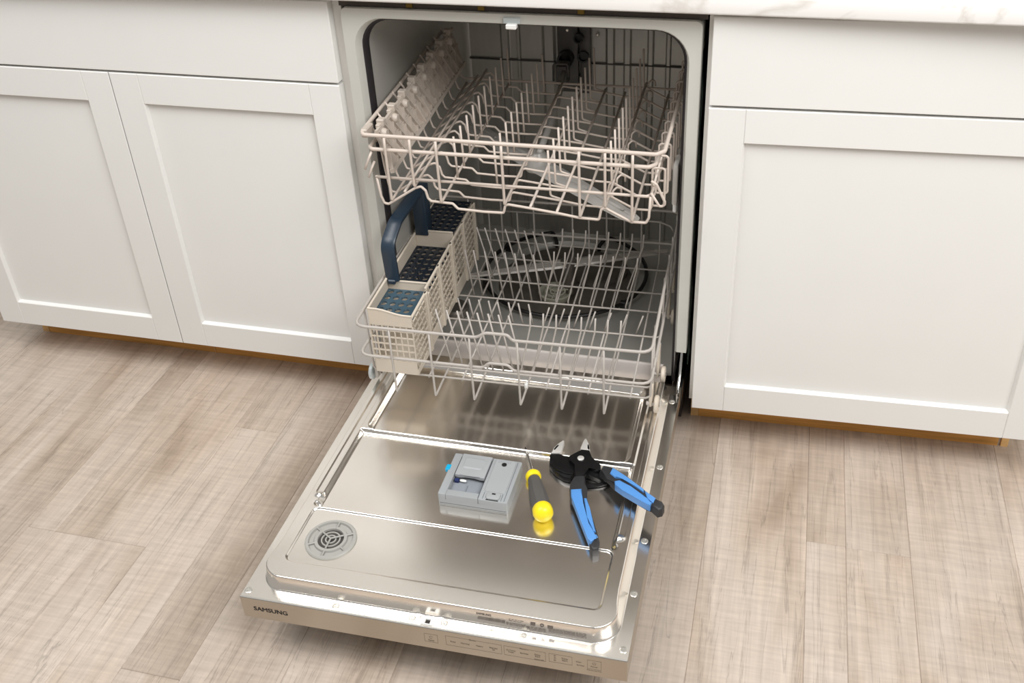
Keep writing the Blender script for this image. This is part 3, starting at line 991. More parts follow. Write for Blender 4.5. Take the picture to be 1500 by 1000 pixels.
# three front rails running round into side rails
wire('rail', [U(-0.262, D1, 0.650), U(-0.262, 0.012, 0.6615), U(-0.256, 0.0, 0.6615), U(0.250, 0.0, 0.6620), U(0.262, 0.012, 0.6620), U(0.262, D1, 0.648)], 0.0036, M['nylon'], ur, 0.008, 8, label='thick upper front rail')
wire('rail', [U(-0.250, 0.06, 0.632), U(-0.250, 0.008, 0.635), U(-0.243, 0.0, 0.6355), U(0.238, 0.0, 0.6385), U(0.248, 0.010, 0.6385), U(0.250, 0.06, 0.634)], 0.0036, M['nylon'], ur, 0.007, 8, label='thick second front rail')
wire('rail', [U(-0.242, 0.0, 0.5825), U(0.236, 0.0, 0.585), U(0.243, 0.006, 0.585), U(0.243, 0.05, 0.585)], 0.0027, M['nylon'], ur, 0.006, 8)
wire('rail', [U(-0.262, D1, 0.650), U(-0.246, D1 + 0.008, 0.560), U(-0.225, D1 + 0.008, 0.545), U(0.225, D1 + 0.008, 0.545), U(0.246, D1 + 0.008, 0.560), U(0.262, D1, 0.648)], 0.0025, M['nylon'], ur, 0.01, 6)
wire('rail', [U(0.246, 0.01, 0.600), U(0.246, D1, 0.598)], 0.0022, M['nylon'], ur)
# lateral floor wires with a waved profile
lat = [(-0.2615, 0.662), (-0.245, 0.640), (-0.2415, 0.585), (-0.2375, 0.545), (-0.233, 0.531), (-0.225, 0.5295), (-0.2166, 0.535), (-0.1710, 0.566), (-0.160, 0.570), (-0.152, 0.5625), (-0.149, 0.548), (-0.144, 0.5425),
       (-0.104, 0.5410), (-0.095, 0.5315), (-0.048, 0.5300), (-0.012, 0.5310), (-0.0085, 0.546), (-0.003, 0.5485), (0.0413, 0.5440), (0.0867, 0.5390), (0.1221, 0.5340), (0.156, 0.5335), (0.1595, 0.5530), (0.166, 0.5580), (0.174, 0.5530),
       (0.211, 0.5346), (0.236, 0.5350), (0.2405, 0.545), (0.2395, 0.612), (0.243, 0.6155), (0.2575, 0.6155), (0.2605, 0.612), (0.2605, 0.548), (0.257, 0.5445), (0.2405, 0.5445)]
lat_me = None
for i, d in enumerate(rows):
    if i == 0:
        p = lat[2:28]
        pts = rounded([U(x, d, h) for x, h in p] + [U(0.2425, d, 0.585)], 0.004, 2)
        bm = NB(); tube(bm, pts, 0.0024, 6); obj('lateral_wire', bm, M['nylon'], ur, smooth=True)
    else:
        if lat_me is None:
            pts = rounded([(x, 0, h - 0.535) for x, h in lat], 0.004, 2)
            bm = NB(); tube(bm, pts, 0.0022, 6)
            o = obj('lateral_wire', bm, M['nylon'], ur, smooth=True); lat_me = o.data
        else:
            o = link('lateral_wire', lat_me, None, ur)
        o.location = (0, d, UTILT * d)
# longitudinal floor wires, each rising to the front rail
for x, h, rise in ((-0.2166, 0.5352, True), (-0.192, 0.552, False), (-0.1710, 0.5662, True), (-0.124, 0.5385, True), (-0.0087, 0.545, True), (0.0360, 0.5425, False), (0.0825, 0.537, False), (0.1235, 0.5325, True), (0.1670, 0.5560, True), (0.2125, 0.5330, True)):
    hh = h + 0.0043
    pts = [U(x, D1, hh), U(x, 0.0, hh)]
    if rise:
        pts = [U(x, D1, hh), U(x, -0.003, hh), U(x, -0.0045, 0.6385), U(x, -0.0035, 0.660)]
    wire('longitudinal_wire', pts, 0.0025, M['nylon'], ur, 0.004)
# tines
def tines(name, x, h0, top, dx, ds, m, par, foot=0.0, r=0.0021):
    me0 = None
    for d in ds:
        if me0 is None:
            pts = [(foot, 0, -0.002), (0.0, 0, 0.004), (dx, 0, top)] if foot else [(0, 0, -0.002), (dx, 0, top)]
            bm = NB(); tube(bm, rounded(pts, 0.006, 3), r, 6)
            o = obj(name, bm, m, par, smooth=True); me0 = o.data
        else:
            o = link(name, me0, None, par)
        o.location = U(x, d + 0.003, h0)
tines('tine', -0.120, 0.5400, 0.083, -0.002, rows[2:], M['nylon'], ur)
tines('tine', -0.046, 0.5310, 0.083, -0.002, rows[2:], M['nylon'], ur)
tines('tine', 0.062, 0.5420, 0.090, -0.002, rows[1:], M['nylon'], ur, foot=0.022)
tines('tine', 0.163, 0.5500, 0.085, -0.002, rows[2:], M['nylon'], ur, foot=0.018)
for i, d in enumerate(rows[1:]):
    # small loops along the right tine row
    pts = [(0, 0.0, 0.0), (0, 0.004, 0.012), (0.006, 0.010, 0.017), (0.012, 0.016, 0.012), (0.012, 0.02, 0.0)]
    if i == 0:
        bm = NB(); tube(bm, rounded(pts, 0.006, 3), 0.0019, 6)
        o = obj('hinge_loop', bm, M['nylon'], ur, smooth=True); lm = o.data
    else:
        o = link('hinge_loop', lm, None, ur)
    o.location = U(0.172, d, 0.552)
# corner hooks at the front
wire('corner_hook', [U(0.243, 0.0, 0.614), U(0.252, 0.0, 0.608), U(0.266, 0.0, 0.578), U(0.266, 0.002, 0.570), U(0.258, 0.002, 0.566), U(0.243, 0.0, 0.592)], 0.0024, M['nylon'], ur, 0.006)
wire('corner_hook', [U(-0.244, 0.004, 0.632), U(-0.248, -0.004, 0.622), U(-0.256, -0.012, 0.602)], 0.0024, M['nylon'], ur, 0.004)
wire('corner_hook', [U(-0.243, 0.004, 0.610), U(-0.247, -0.004, 0.600), U(-0.252, -0.010, 0.586)], 0.0024, M['nylon'], ur, 0.004)
bm = NB(); box(bm, -0.006, 0.006, -0.004, 0.028, -0.010, 0.006, 0.002)
o = obj('rail_clip', bm, M['shelf'], ur); o.location = U(-0.2585, 0.012, 0.660)
# fold-up cup shelf on the left
def SH(t, d):
    """t 0 bottom .. 1 top"""
    return U(-0.2195 - 0.0195 * t, d, 0.585 + 0.0765 * t)
bm = NB()
def quad_bar(bm, a, b, w, th, off=0.0):
    a, b = Vector(a), Vector(b)
    nrm = Vector((0.968, 0.0, 0.248))
    d = (b - a).normalized(); s = d.cross(nrm).normalized() * (w / 2)
    n0 = nrm * off; n1 = nrm * (off + th)
    vs = [bm.verts.new(p) for p in (a - s + n0, a + s + n0, b + s + n0, b - s + n0, a - s + n1, a + s + n1, b + s + n1, b - s + n1)]
    for f in ((0, 3, 2, 1), (4, 5, 6, 7), (0, 1, 5, 4), (1, 2, 6, 5), (2, 3, 7, 6), (3, 0, 4, 7)):
        bm.faces.new([vs[i] for i in f])
S0, S1 = 0.012, 0.452
quad_bar(bm, SH(0.5, S0), SH(0.5, S1), 0.078, 0.0016, 0.0)
quad_bar(bm, SH(0.98, S0), SH(0.98, S1), 0.006, 0.006, 0.0)
quad_bar(bm, SH(0.02, S0), SH(0.02, S1), 0.007, 0.0075, 0.0)
quad_bar(bm, SH(0.55, S0), SH(0.55, S1), 0.003, 0.004, 0.0)
shelf = obj('cup_shelf', bm, M['shelf'], ur)
slat_me = None
k = 0
d = S0 + 0.004
while d < S1 - 0.045:
    bm = NB(); quad_bar(bm, SH(0.03, d + 0.040), SH(0.97, d), 0.0030, 0.0060, 0.0012)
    obj('shelf_slat', bm, M['shelf'], shelf)
    if True:
        bm = NB(); quad_bar(bm, SH(0.03, d), SH(0.97, d + 0.040), 0.0024, 0.0048, 0.0012)
        obj('shelf_slat', bm, M['shelf'], shelf)
    d += 0.0275; k += 1
pin_me = clip_me = None
for k in range(8):
    d = 0.030 + k * 0.0545
    p = Vector(SH(0.86, d))
    if pin_me is None:
        bm = NB(); lathe(bm, [(0.0, 0.013), (0.006, 0.0125), (0.0085, 0.009), (0.0085, 0.0)], 16, Matrix.Rotation(PI / 2, 4, 'Y'), cap=False)
        o = obj('shelf_pin', bm, M['shelf'], shelf, auto=45); pin_me = o.data
        bm = NB(); box(bm, -0.006, 0.008, -0.007, 0.007, -0.003, 0.010, 0.0015)
        box(bm, -0.004, 0.004, -0.016, 0.016, -0.003, 0.004, 0.001)
        o2 = obj('shelf_clip', bm, M['shelf'], shelf); clip_me = o2.data
    else:
        o = link('shelf_pin', pin_me, None, shelf); o2 = link('shelf_clip', clip_me, None, shelf)
    o.location = p
    o2.location = Vector(SH(1.0, d + 0.012))
for d in (0.175, 0.205):
    bm = NB(); quad_bar(bm, SH(0.05, d + 0.012), SH(0.60, d - 0.004), 0.004, 0.009, 0.0016)
    obj('shelf_prop', bm, M['nylon'], shelf)
# spray arm and feed tube below the rack
ua = spray_arm('upper_spray_arm', (-0.238, 0.452, -0.040), (0.205, 0.083, -0.044), 0.052, 0.013, M['armgrey'], ur, tip=0.62)
bm = NB(); lathe(bm, [(0.026, -0.048), (0.028, -0.034), (0.022, -0.024), (0.013, -0.012), (0.0, -0.012)], 28, Matrix.Translation((-0.017, 0.268, 0.0)), cap=False)
obj('arm_hub', bm, M['armgrey'], ua, auto=40)
bm = NB(); tube(bm, [(-0.012, 0.26, -0.012), (-0.020, 0.45, 0.005), (-0.030, 0.585, 0.045)], 0.0065, 14)
obj('feed_tube', bm, M['armgrey'], ur, smooth=True)
bm = NB(); box(bm, -0.046, -0.022, 0.560, 0.600, 0.008, 0.052, 0.003, 2)
obj('feed_coupler', bm, M['duct'], ur, auto=40)
wire('coupler_clip', [(-0.050, 0.556, 0.02), (-0.050, 0.556, 0.058), (-0.018, 0.556, 0.060), (-0.016, 0.556, 0.030)], 0.0026, M['duct'], ur, 0.006)
# glides on the right side
bm = NB(); box(bm, 0.266, 0.276, 0.10, 0.150, -0.018, 0.060, 0.004, 2)
ad = obj('height_adjuster', bm, M['armgrey'], ur, auto=40)
bm = NB(); box(bm, 0.2665, 0.2735, 0.17, 0.42, 0.025, 0.060, 0.003, 2)
obj('glide_rail', bm, M['tub'], ur, auto=40)
bm = NB(); box(bm, 0.267, 0.2745, 0.115, 0.140, -0.040, -0.020, 0.002)
obj('adjuster_lever', bm, M['whitepl'], ad)

# ------------------------------------------------------------------ lower rack
LYAW, LYC = 0.028, -0.195
lr = thing('lower_rack', 'lower wire dish rack rolled out onto the open dishwasher door', 'dish rack', (0, LYC, 0.0), LYAW)
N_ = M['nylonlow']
DEP = 0.525
def loop(z, zb, b0, b1, rise, r, yin=0.0):
    X = 0.266
    pts = [(-X, 0, z), (b0 - 0.013, 0, z), (b0, 0, z + rise), (b1, 0, z + rise), (b1 + 0.007, 0, z), (X, 0, z), (X, DEP, zb), (-X, DEP, zb)]
    return pts
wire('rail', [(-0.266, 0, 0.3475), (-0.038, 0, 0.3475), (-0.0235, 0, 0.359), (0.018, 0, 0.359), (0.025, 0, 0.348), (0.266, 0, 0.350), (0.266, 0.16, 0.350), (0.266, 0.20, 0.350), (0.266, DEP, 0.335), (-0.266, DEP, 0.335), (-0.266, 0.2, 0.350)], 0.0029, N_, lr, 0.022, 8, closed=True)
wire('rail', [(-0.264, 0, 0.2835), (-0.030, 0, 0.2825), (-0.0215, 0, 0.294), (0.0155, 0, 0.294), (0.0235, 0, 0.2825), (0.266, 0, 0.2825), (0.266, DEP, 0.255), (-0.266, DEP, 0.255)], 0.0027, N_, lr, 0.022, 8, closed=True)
wire('rail', [(-0.19, DEP, 0.308), (0.225, DEP, 0.3075), (0.248, DEP - 0.003, 0.300), (0.255, DEP - 0.005, 0.288)], 0.0020, N_, lr, 0.008)
wire('rail', [(-0.25, DEP, 0.232), (0.25, DEP, 0.229)], 0.0020, N_, lr)
# floor laterals bent up at both sides
for y in (0.0505, 0.0815, 0.239, 0.325, 0.3935, 0.4855):
    pts = [(-0.265, y, 0.349), (-0.263, y, 0.2165), (-0.252, y, 0.2105), (0.252, y, 0.2105), (0.2615, y, 0.2165), (0.2635, y, 0.349)]
    wire('lateral_wire', pts, 0.0020, N_, lr, 0.008)
# longitudinal wires: down from the front rail, V at the foot, back along the floor and up the rear
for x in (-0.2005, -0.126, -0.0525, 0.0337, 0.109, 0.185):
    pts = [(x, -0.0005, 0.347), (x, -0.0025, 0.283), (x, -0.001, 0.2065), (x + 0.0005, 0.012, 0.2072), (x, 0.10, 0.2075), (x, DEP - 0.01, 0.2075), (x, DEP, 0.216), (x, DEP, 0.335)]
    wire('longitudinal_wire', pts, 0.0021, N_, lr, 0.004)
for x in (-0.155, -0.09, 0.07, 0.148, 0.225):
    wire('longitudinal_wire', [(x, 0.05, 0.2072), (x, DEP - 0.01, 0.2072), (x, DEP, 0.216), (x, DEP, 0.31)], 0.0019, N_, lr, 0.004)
# rear wire loops above the rear rail
# tines
def lt(x0, x1, y, top, kink):
    if kink:
        pts = [(x0, 0, -0.0035), (x0, 0, 0.006), (x1, 0, (top - 0.21) * 0.78), (x1 + 0.0015, 0, top - 0.21)]
    else:
        pts = [(x0, 0, -0.0035), (x1, 0, top - 0.21)]
    bm = NB(); tube(bm, rounded(pts, 0.008, 2), 0.00175, 6)
    o = obj('tine', bm, N_, lr, smooth=True)
    o.location = (0, y + 0.0042, 0.21)
    return o.data
def row(tops, lean, y, z, kink):
    for x in tops:
        lt(x + lean, x, y, z, kink)
row([-0.1405, -0.1195, -0.0993, -0.0807, -0.0614, -0.0408, -0.0214, -0.0025], 0.023, 0.0815, 0.339, False)
row([0.037, 0.0608, 0.0846, 0.1083, 0.1302, 0.1552, 0.1779, 0.2011], -0.022, 0.0815, 0.350, True)
row([-0.1493, -0.1263, -0.106, -0.0857, -0.0672, -0.0446, -0.0246, -0.0038], 0.008, 0.239, 0.2595, False)
row([0.0383, 0.0687, 0.0994, 0.1302, 0.1616, 0.1929, 0.2239], -0.015, 0.239, 0.256, False)
row([-0.1539, -0.1356, -0.1120, -0.0900, -0.0695, -0.0490, -0.0303, -0.010], 0.013, 0.325, 0.322, False)
row([0.0316, 0.0540, 0.0800, 0.1035, 0.1265, 0.1510, 0.1754, 0.1994], -0.021, 0.325, 0.333, True)
row([-0.146, -0.1284, -0.1060, -0.0844, -0.0643, -0.0434, -0.0252, -0.0054], 0.030, 0.3935, 0.3365, False)
row([0.0362, 0.0583, 0.0844, 0.1080, 0.1315, 0.1558, 0.1799, 0.2031], -0.030, 0.3935, 0.3473, True)
bm = NB(); box(bm, 0.030, 0.036, 0.046, 0.056, 0.2035, 0.2165, 0.0018)
obj('wire_clip', bm, M['whitepl'], lr, label='small white clip on the low wire')
# wheels
def wheel(x, y, z, sgn, big):
    Rm = Matrix.Translation((x, y, z)) @ Matrix.Rotation(PI / 2 * sgn, 4, 'Y')
    bm = NB(); lathe(bm, [(0.0, -0.004), (0.014, -0.004), (0.0165, -0.002), (0.0165, 0.003), (0.014, 0.005), (0.010, 0.005), (0.009, 0.003), (0.0, 0.003)], 28, Rm, cap=False)
    o = obj('wheel', bm, M['wheel'] if sgn < 0 else M['beige'], lr, auto=40)
    bm = NB(); lathe(bm, [(0.004, -0.018), (0.004, 0.004), (0.0055, 0.006), (0.0, 0.0065)], 14, Rm, cap=False)
    obj('axle', bm, M['nylonlow'], o, auto=40)
for y in (0.078, 0.20, 0.40, 0.50):
    zz = 0.1855 if y < 0.1 else 0.160
    wheel(-0.2785 if y < 0.1 else -0.270, y, zz, -1, 1)
    wheel(0.2705, y - 0.01, zz, 1, 1)
    for sx, xx in ((-1, -0.2665), (1, 0.2605)):
        bm = NB(); box(bm, xx - 0.003, xx + 0.003, y - 0.014, y + 0.010, zz - 0.006, 0.222, 0.0015)
        obj('wheel_bracket', bm, M['beige'] if sx > 0 else M['nylonlow'], lr)

# ------------------------------------------------------------------ silverware basket
sbk = thing('silverware_basket', 'beige lattice silverware basket with navy handle and lids in the lower rack', 'basket', (0, LYC, 0.0), LYAW)
BX0, BX1, BY0, BY1, BZ = -0.2545, -0.1725, 0.043, 0.470, 0.2145
def btop(y):
    return 0.352
# floor tray and corner posts
bm = NB(); box(bm, BX0 + 0.001, BX1 - 0.001, BY0 + 0.001, BY1 - 0.001, BZ, BZ + 0.003, 0.001)
obj('basket_floor', bm, M['beige'], sbk)
def wallbox(bm, x0, x1, y0, y1, z0, z1):
    box(bm, x0, x1, y0, y1, z0, z1, 0.0008)
# left wall: solid band at the top, lattice below
bm = NB()
wallbox(bm, BX0 - 0.0012, BX0 + 0.0012, BY0, BY1, 0.318, 0.3555)
wallbox(bm, BX0 - 0.0012, BX0 + 0.0012, BY0, BY1, BZ, BZ + 0.030)
for y in np.linspace(BY0 + 0.006, BY1 - 0.006, 24):
    wallbox(bm, BX0 - 0.001, BX0 + 0.001, y - 0.002, y + 0.002, BZ, 0.32)
wallbox(bm, BX0 - 0.0022, BX0 + 0.0022, BY0, BY1, 0.3545, 0.3575)
obj('left_wall', bm, M['beige'], sbk)
# front wall: solid lip with curved top edge, square grid, solid base
bm = NB()
nx = 14
topc = []
for k in range(nx + 1):
    s = k / nx
    topc.append((BX0 + (BX1 - BX0) * s, 0.3575 - 0.010 * sst(np.array((s - 0.15) / 0.7)).item()))
poly = topc + [(BX1, 0.323), (BX0, 0.323)]
prism(bm, poly, 0, 0.0024)
for v in bm.verts:
    x, z, h = v.co; v.co = (x, BY0 + h - 0.0012, z)
tube(bm, [(x, BY0, z) for x, z in topc], 0.0021, 6)
prism(bm, [(BX0, BZ), (BX1, BZ), (BX1, 0.2445), (BX0, 0.2445)], 0, 0.001)
for v in bm.verts:
    if abs(v.co.z) < 0.0011 and v.co.y > 0.1:
        x, z, h = v.co; v.co = (x, BY0 + h, z)
for s in np.linspace(0, 1, 8):
    x = BX0 + (BX1 - BX0) * s
    box(bm, x - 0.0012, x + 0.0012, BY0 - 0.0012, BY0 + 0.0012, 0.2445, 0.3235)
for z in np.linspace(0.252, 0.312, 5):
    box(bm, BX0, BX1, BY0 - 0.0014, BY0 + 0.0010, z - 0.0012, z + 0.0012)
bmesh.ops.recalc_face_normals(bm, faces=bm.faces)
obj('front_wall', bm, M['beige'], sbk)
# right wall: five lattice panels between ribs
npan = 5
pl = (BY1 - BY0) / npan
for q in range(npan):
    y0, y1 = BY0 + q * pl, BY0 + (q + 1) * pl
    zt_ = 0.3475 if q == 0 else 0.355
    z0 = BZ + (0.030 if q % 2 else 0.012)
    bm = NB()
    X0 = BX1 - 0.0012; X1 = BX1 + 0.0012
    wallbox(bm, X0 - 0.0006, X1 + 0.0016, y0, y1, zt_ - 0.005, zt_)
    wallbox(bm, X0, X1 + 0.0004, y0, y1, BZ, z0)
    wallbox(bm, X0 - 0.001, X1 + 0.0040, y1 - 0.0085, y1, BZ, zt_)
        # diagonal bars
    def bar(ya, za, yb, zb, w=0.0018):
        a, b = Vector((BX1, ya, za)), Vector((BX1, yb, zb))
        d_ = (b - a)
        if d_.length < 0.003: return
        d_.normalize(); s = Vector((0, -d_.z, d_.y)) * (w / 2)
        e = Vector((0.0012, 0, 0))
        vs = [bm.verts.new(p) for p in (a - s - e, a + s - e, b + s - e, b - s - e, a - s + e, a + s + e, b + s + e, b - s + e)]
        for f in ((0, 3, 2, 1), (4, 5, 6, 7), (0, 1, 5, 4), (1, 2, 6, 5), (2, 3, 7, 6), (3, 0, 4, 7)):
            bm.faces.new([vs[i] for i in f])
    def clipbar(yc_, zc_, dy, dz):
        # line through (yc_,zc_) with direction, clipped to panel
        ts = []
        for lim, c, dd in ((y0, yc_, dy), (y1 - 0.003, yc_, dy)):
            ts.append((lim - c) / dd)
        tz = [(z0 - zc_) / dz, (zt_ - 0.004 - zc_) / dz]
        lo_, hi_ = max(min(ts), min(tz)), min(max(ts), max(tz))
        if hi_ - lo_ > 0.01:
            bar(yc_ + dy * lo_, zc_ + dz * lo_, yc_ + dy * hi_, zc_ + dz * hi_)
    for k in range(-4, 10):
        clipbar(y0 + 0.006 + k * 0.0178, 0.28, 0.36, -0.93)
    for k in range(12):
        clipbar(y0 + 0.04, BZ + 0.012 + k * 0.0152, 1.0, 0.03)
    bmesh.ops.recalc_face_normals(bm, faces=bm.faces)
    obj('lattice_panel', bm, M['beige'], sbk)
bm = NB(); wallbox(bm, BX0, BX1, BY1 - 0.0012, BY1 + 0.0012, BZ, 0.352)
obj('back_wall', bm, M['beige'], sbk)
for y in (0.150, 0.322):
    bm = NB(); wallbox(bm, BX0 + 0.001, BX1 - 0.001, y - 0.0012, y + 0.0012, BZ, 0.350 if y < 0.2 else 0.362)
    box(bm, BX0 + 0.001, BX1 - 0.001, y - 0.002, y + 0.002, (0.349 if y < 0.2 else 0.362), (0.352 if y < 0.2 else 0.365), 0.0005)
    obj('divider', bm, M['beige'], sbk)
# perforated lids
bm = NB(); plate_holes(bm, list(np.linspace(BX0 + 0.0015, BX1 - 0.013, 5)), list(np.linspace(BY0 + 0.004, 0.146, 6)), 0.3345, 0.0062, 0.0066, 0.004, 14)
box(bm, BX1 - 0.0132, BX1 - 0.0022, BY0 + 0.004, 0.146, 0.3305, 0.3345)
obj('front_lid', bm, M['slate'], sbk, label='slate blue perforated front lid')
bm = NB(); plate_holes(bm, list(np.linspace(BX0 + 0.002, BX1 - 0.002, 6)), list(np.linspace(0.154, 0.319, 10)), 0.3285, 0.0066, 0.0070, 0.005, 14)
obj('middle_lid', bm, M['navylid'], sbk, label='dark perforated middle lid set deep in the basket')
bm = NB(); plate_holes(bm, list(np.linspace(BX0 + 0.002, BX1 - 0.002, 6)), list(np.linspace(0.326, 0.466, 9)), 0.358, 0.0064, 0.0068, 0.005, 14)
obj('back_lid', bm, M['navylid'], sbk, label='dark perforated back lid')
bm = NB(); box(bm, -0.2530, -0.2250, 0.318, 0.350, 0.3530, 0.4600, 0.003, 2)
obj('handle_block', bm, M['navy'], sbk, auto=35)
bm = NB()
# handle: wide strap from the left wall up and back
hp = rounded([(-0.2425, 0.150, 0.352), (-0.2455, 0.150, 0.428), (-0.2405, 0.192, 0.4560), (-0.2385, 0.332, 0.4560)], 0.030, 8)
P = [Vector(p) for p in hp]
rings = []
for i, p in enumerate(P):
    t = (P[min(i + 1, len(P) - 1)] - P[max(i - 1, 0)]).normalized()
    s = Vector((1, 0, 0)); nn = t.cross(s).normalized()
    w, th = 0.0130, 0.0050
    rings.append([bm.verts.new(p + s * a * w + nn * b * th) for a, b in ((-1, -0.6), (-1, 0.6), (-0.7, 1), (0.7, 1), (1, 0.6), (1, -0.6), (0.7, -1), (-0.7, -1))])
for A, B in zip(rings, rings[1:]):
    for k in range(8):
        bm.faces.new((A[k], A[(k + 1) % 8], B[(k + 1) % 8], B[k]))
bm.faces.new(rings[0]); bm.faces.new(rings[-1])
bmesh.ops.recalc_face_normals(bm, faces=bm.faces)
obj('handle', bm, M['navy'], sbk, auto=35, label='dark navy arched handle')
bm = NB(); box(bm, -0.2515, -0.2360, 0.1415, 0.1585, 0.346, 0.356, 0.002)
obj('handle_foot', bm, M['navy'], sbk)

# ------------------------------------------------------------------ things lying on the door
def floorz(x, y):
    return ZF + 0.028 - 0.0018 - 0.0075
Z0 = ZF + 0.028 - 0.0018 - 0.0075 + 0.0003
# dispenser
dx0, dx1, dy0, dy1 = -0.0540, 0.0660, -0.4125, -0.3120
DHT = 0.0230
dp = thing('detergent_dispenser', 'grey plastic detergent dispenser unit lying on the open door', 'dispenser', ((dx0 + dx1) / 2, (dy0 + dy1) / 2, Z0))
def DPx(bm):
    bmesh.ops.translate(bm, verts=bm.verts, vec=(-(dx0 + dx1) / 2, -(dy0 + dy1) / 2, 0)); return bm
wx, wy = dx1 - dx0, dy1 - dy0
def dX(u): return dx0 + u * wx
def dYy(v): return dy0 + v * wy
bm = NB()
# body built as base + walls so that the recess is real
prism(bm, rrect(dx0, dx1, dy0, dy1, 0.0025, 3), 0, DHT - 0.0110)
prism(bm, rrect(dX(0), dX(0.115), dy0, dy1, 0.0025, 3), DHT - 0.0110, DHT, 0.0016, 2)
prism(bm, rrect(dX(0.575), dX(1.0), dy0, dy1, 0.0025, 3), DHT - 0.0110, DHT, 0.0016, 2)
prism(bm, rrect(dX(0.1152), dX(0.5748), dYy(0.0005), dYy(0.125), 0.0003, 1), DHT - 0.0110, DHT, 0.0012, 2)
prism(bm, rrect(dX(0.1152), dX(0.5748), dYy(0.93), dYy(0.9995), 0.0003, 1), DHT - 0.0110, DHT, 0.0012, 2)
obj('dispenser_body', DPx(bm), M['grey'], dp, auto=35)
bm = NB(); box(bm, dX(0.125), dX(0.565), dYy(0.135), dYy(0.5), DHT - 0.0109, DHT - 0.0103)
box(bm, dX(0.335), dX(0.345), dYy(0.14), dYy(0.36), DHT - 0.0105, DHT - 0.0085)
obj('soap_cup', DPx(bm), M['greyrec'], dp)
lidpoly = [(dX(0.13), dYy(0.985)), (dX(0.13), dYy(0.47)), (dX(0.20), dYy(0.455)), (dX(0.28), dYy(0.475)), (dX(0.42), dYy(0.475)), (dX(0.50), dYy(0.455)), (dX(0.565), dYy(0.46)), (dX(0.565), dYy(0.985))]
bm = NB(); prism(bm, lidpoly, DHT - 0.0030, DHT + 0.0030, 0.0014, 2)
lid = obj('sliding_lid', DPx(bm), M['greylid'], dp, auto=35)
bm = NB()
ro_ = rrect(dX(0.19), dX(0.49), dYy(0.63), dYy(0.90), 0.004, 4); ri_ = rrect(dX(0.21), dX(0.47), dYy(0.66), dYy(0.87), 0.003, 4)
vo = [bm.verts.new((x, y, DHT + 0.0031)) for x, y in ro_]; vi = [bm.verts.new((x, y, DHT + 0.0042)) for x, y in ri_]
for k in range(len(vo)):
    bm.faces.new((vo[k], vo[(k + 1) % len(vo)], vi[(k + 1) % len(vi)], vi[k]))
bm.faces.new(vi)
obj('lid_emboss', DPx(bm), M['greylid'], lid)
bm = NB(); prism(bm, rrect(dX(0.625), dX(0.925), dYy(0.20), dYy(0.965), 0.004, 4), DHT - 0.0002, DHT + 0.0012, 0.0006, 1)
rc = obj('rinse_cover', DPx(bm), M['greylid'], dp, auto=35)
bm = NB(); lathe(bm, [(0.0042, DHT + 0.0012), (0.0042, DHT + 0.0024), (0.003, DHT + 0.0028), (0.0, DHT + 0.0024)], 20, Matrix.Translation((dX(0.765), dYy(0.855), 0)), cap=False)
obj('rinse_dial', DPx(bm), M['blackpl'], rc, auto=40)
bm = NB()
for i in range(7):
    for j in range(2):
        box(bm, dX(0.675 + i * 0.028) - 0.0004, dX(0.675 + i * 0.028) + 0.0004, dYy(0.905 + j * 0.028) - 0.0003, dYy(0.905 + j * 0.028) + 0.0003, DHT + 0.0012, DHT + 0.0016)
obj('dial_marks', DPx(bm), M['seam'], rc)
bm = NB(); prism(bm, rrect(dX(0.68), dX(0.875), dYy(0.03), dYy(0.185), 0.005, 4), DHT - 0.0005, DHT + 0.0028, 0.0012, 2)
lt_ = obj('cover_latch', DPx(bm), M['greylid'], dp, auto=35)
bm = NB(); box(bm, dX(0.755), dX(0.805), dYy(0.125), dYy(0.155), DHT + 0.0026, DHT + 0.0031)
obj('latch_slot', DPx(bm), M['blackpl'], lt_)
bm = NB(); box(bm, dX(0.69), dX(0.865), dYy(0.012), dYy(0.034), DHT - 0.0012, DHT + 0.0002)
obj('latch_gap', DPx(bm), M['blackpl'], dp)
bm = NB()
for u in (0.575, 0.945):
    box(bm, dX(u) - 0.0003, dX(u) + 0.0003, dYy(0.03), dYy(0.97), DHT - 0.0002, DHT + 0.0002)
for u in (0.64, 0.90):
    box(bm, dX(u) - 0.0003, dX(u) + 0.0003, dYy(0.03), dYy(0.19), DHT - 0.0002, DHT + 0.0002)
box(bm, dX(0.02), dX(0.98), dy0 - 0.0002, dy0 + 0.001, 0.0030, 0.0036)
obj('body_seam', DPx(bm), M['seam'], dp)
bm = NB(); box(bm, dx0 - 0.0055, dx0 + 0.003, dYy(0.57), dYy(0.70), 0.016, DHT + 0.0008, 0.001)
obj('side_tab', DPx(bm), M['cyan'], dp, label='bright cyan side tab')
bm = NB(); box(bm, dX(0.135), dX(0.20), dYy(0.39), dYy(0.455), DHT - 0.0100, DHT - 0.004, 0.0008)
obj('lid_spring', DPx(bm), M['navytab'], dp, label='dark blue piece under the lid edge')
bm = NB(); lathe(bm, [(0.0, -0.006), (0.002, -0.005), (0.0026, 0.0), (0.002, 0.005), (0.0, 0.006)], 12, Matrix.Translation((dX(0.26), dYy(0.42), DHT - 0.0060)) @ Matrix.Rotation(PI / 2, 4, 'Y'), cap=False)
obj('lid_roller', DPx(bm), M['whitepl'], dp, smooth=True)

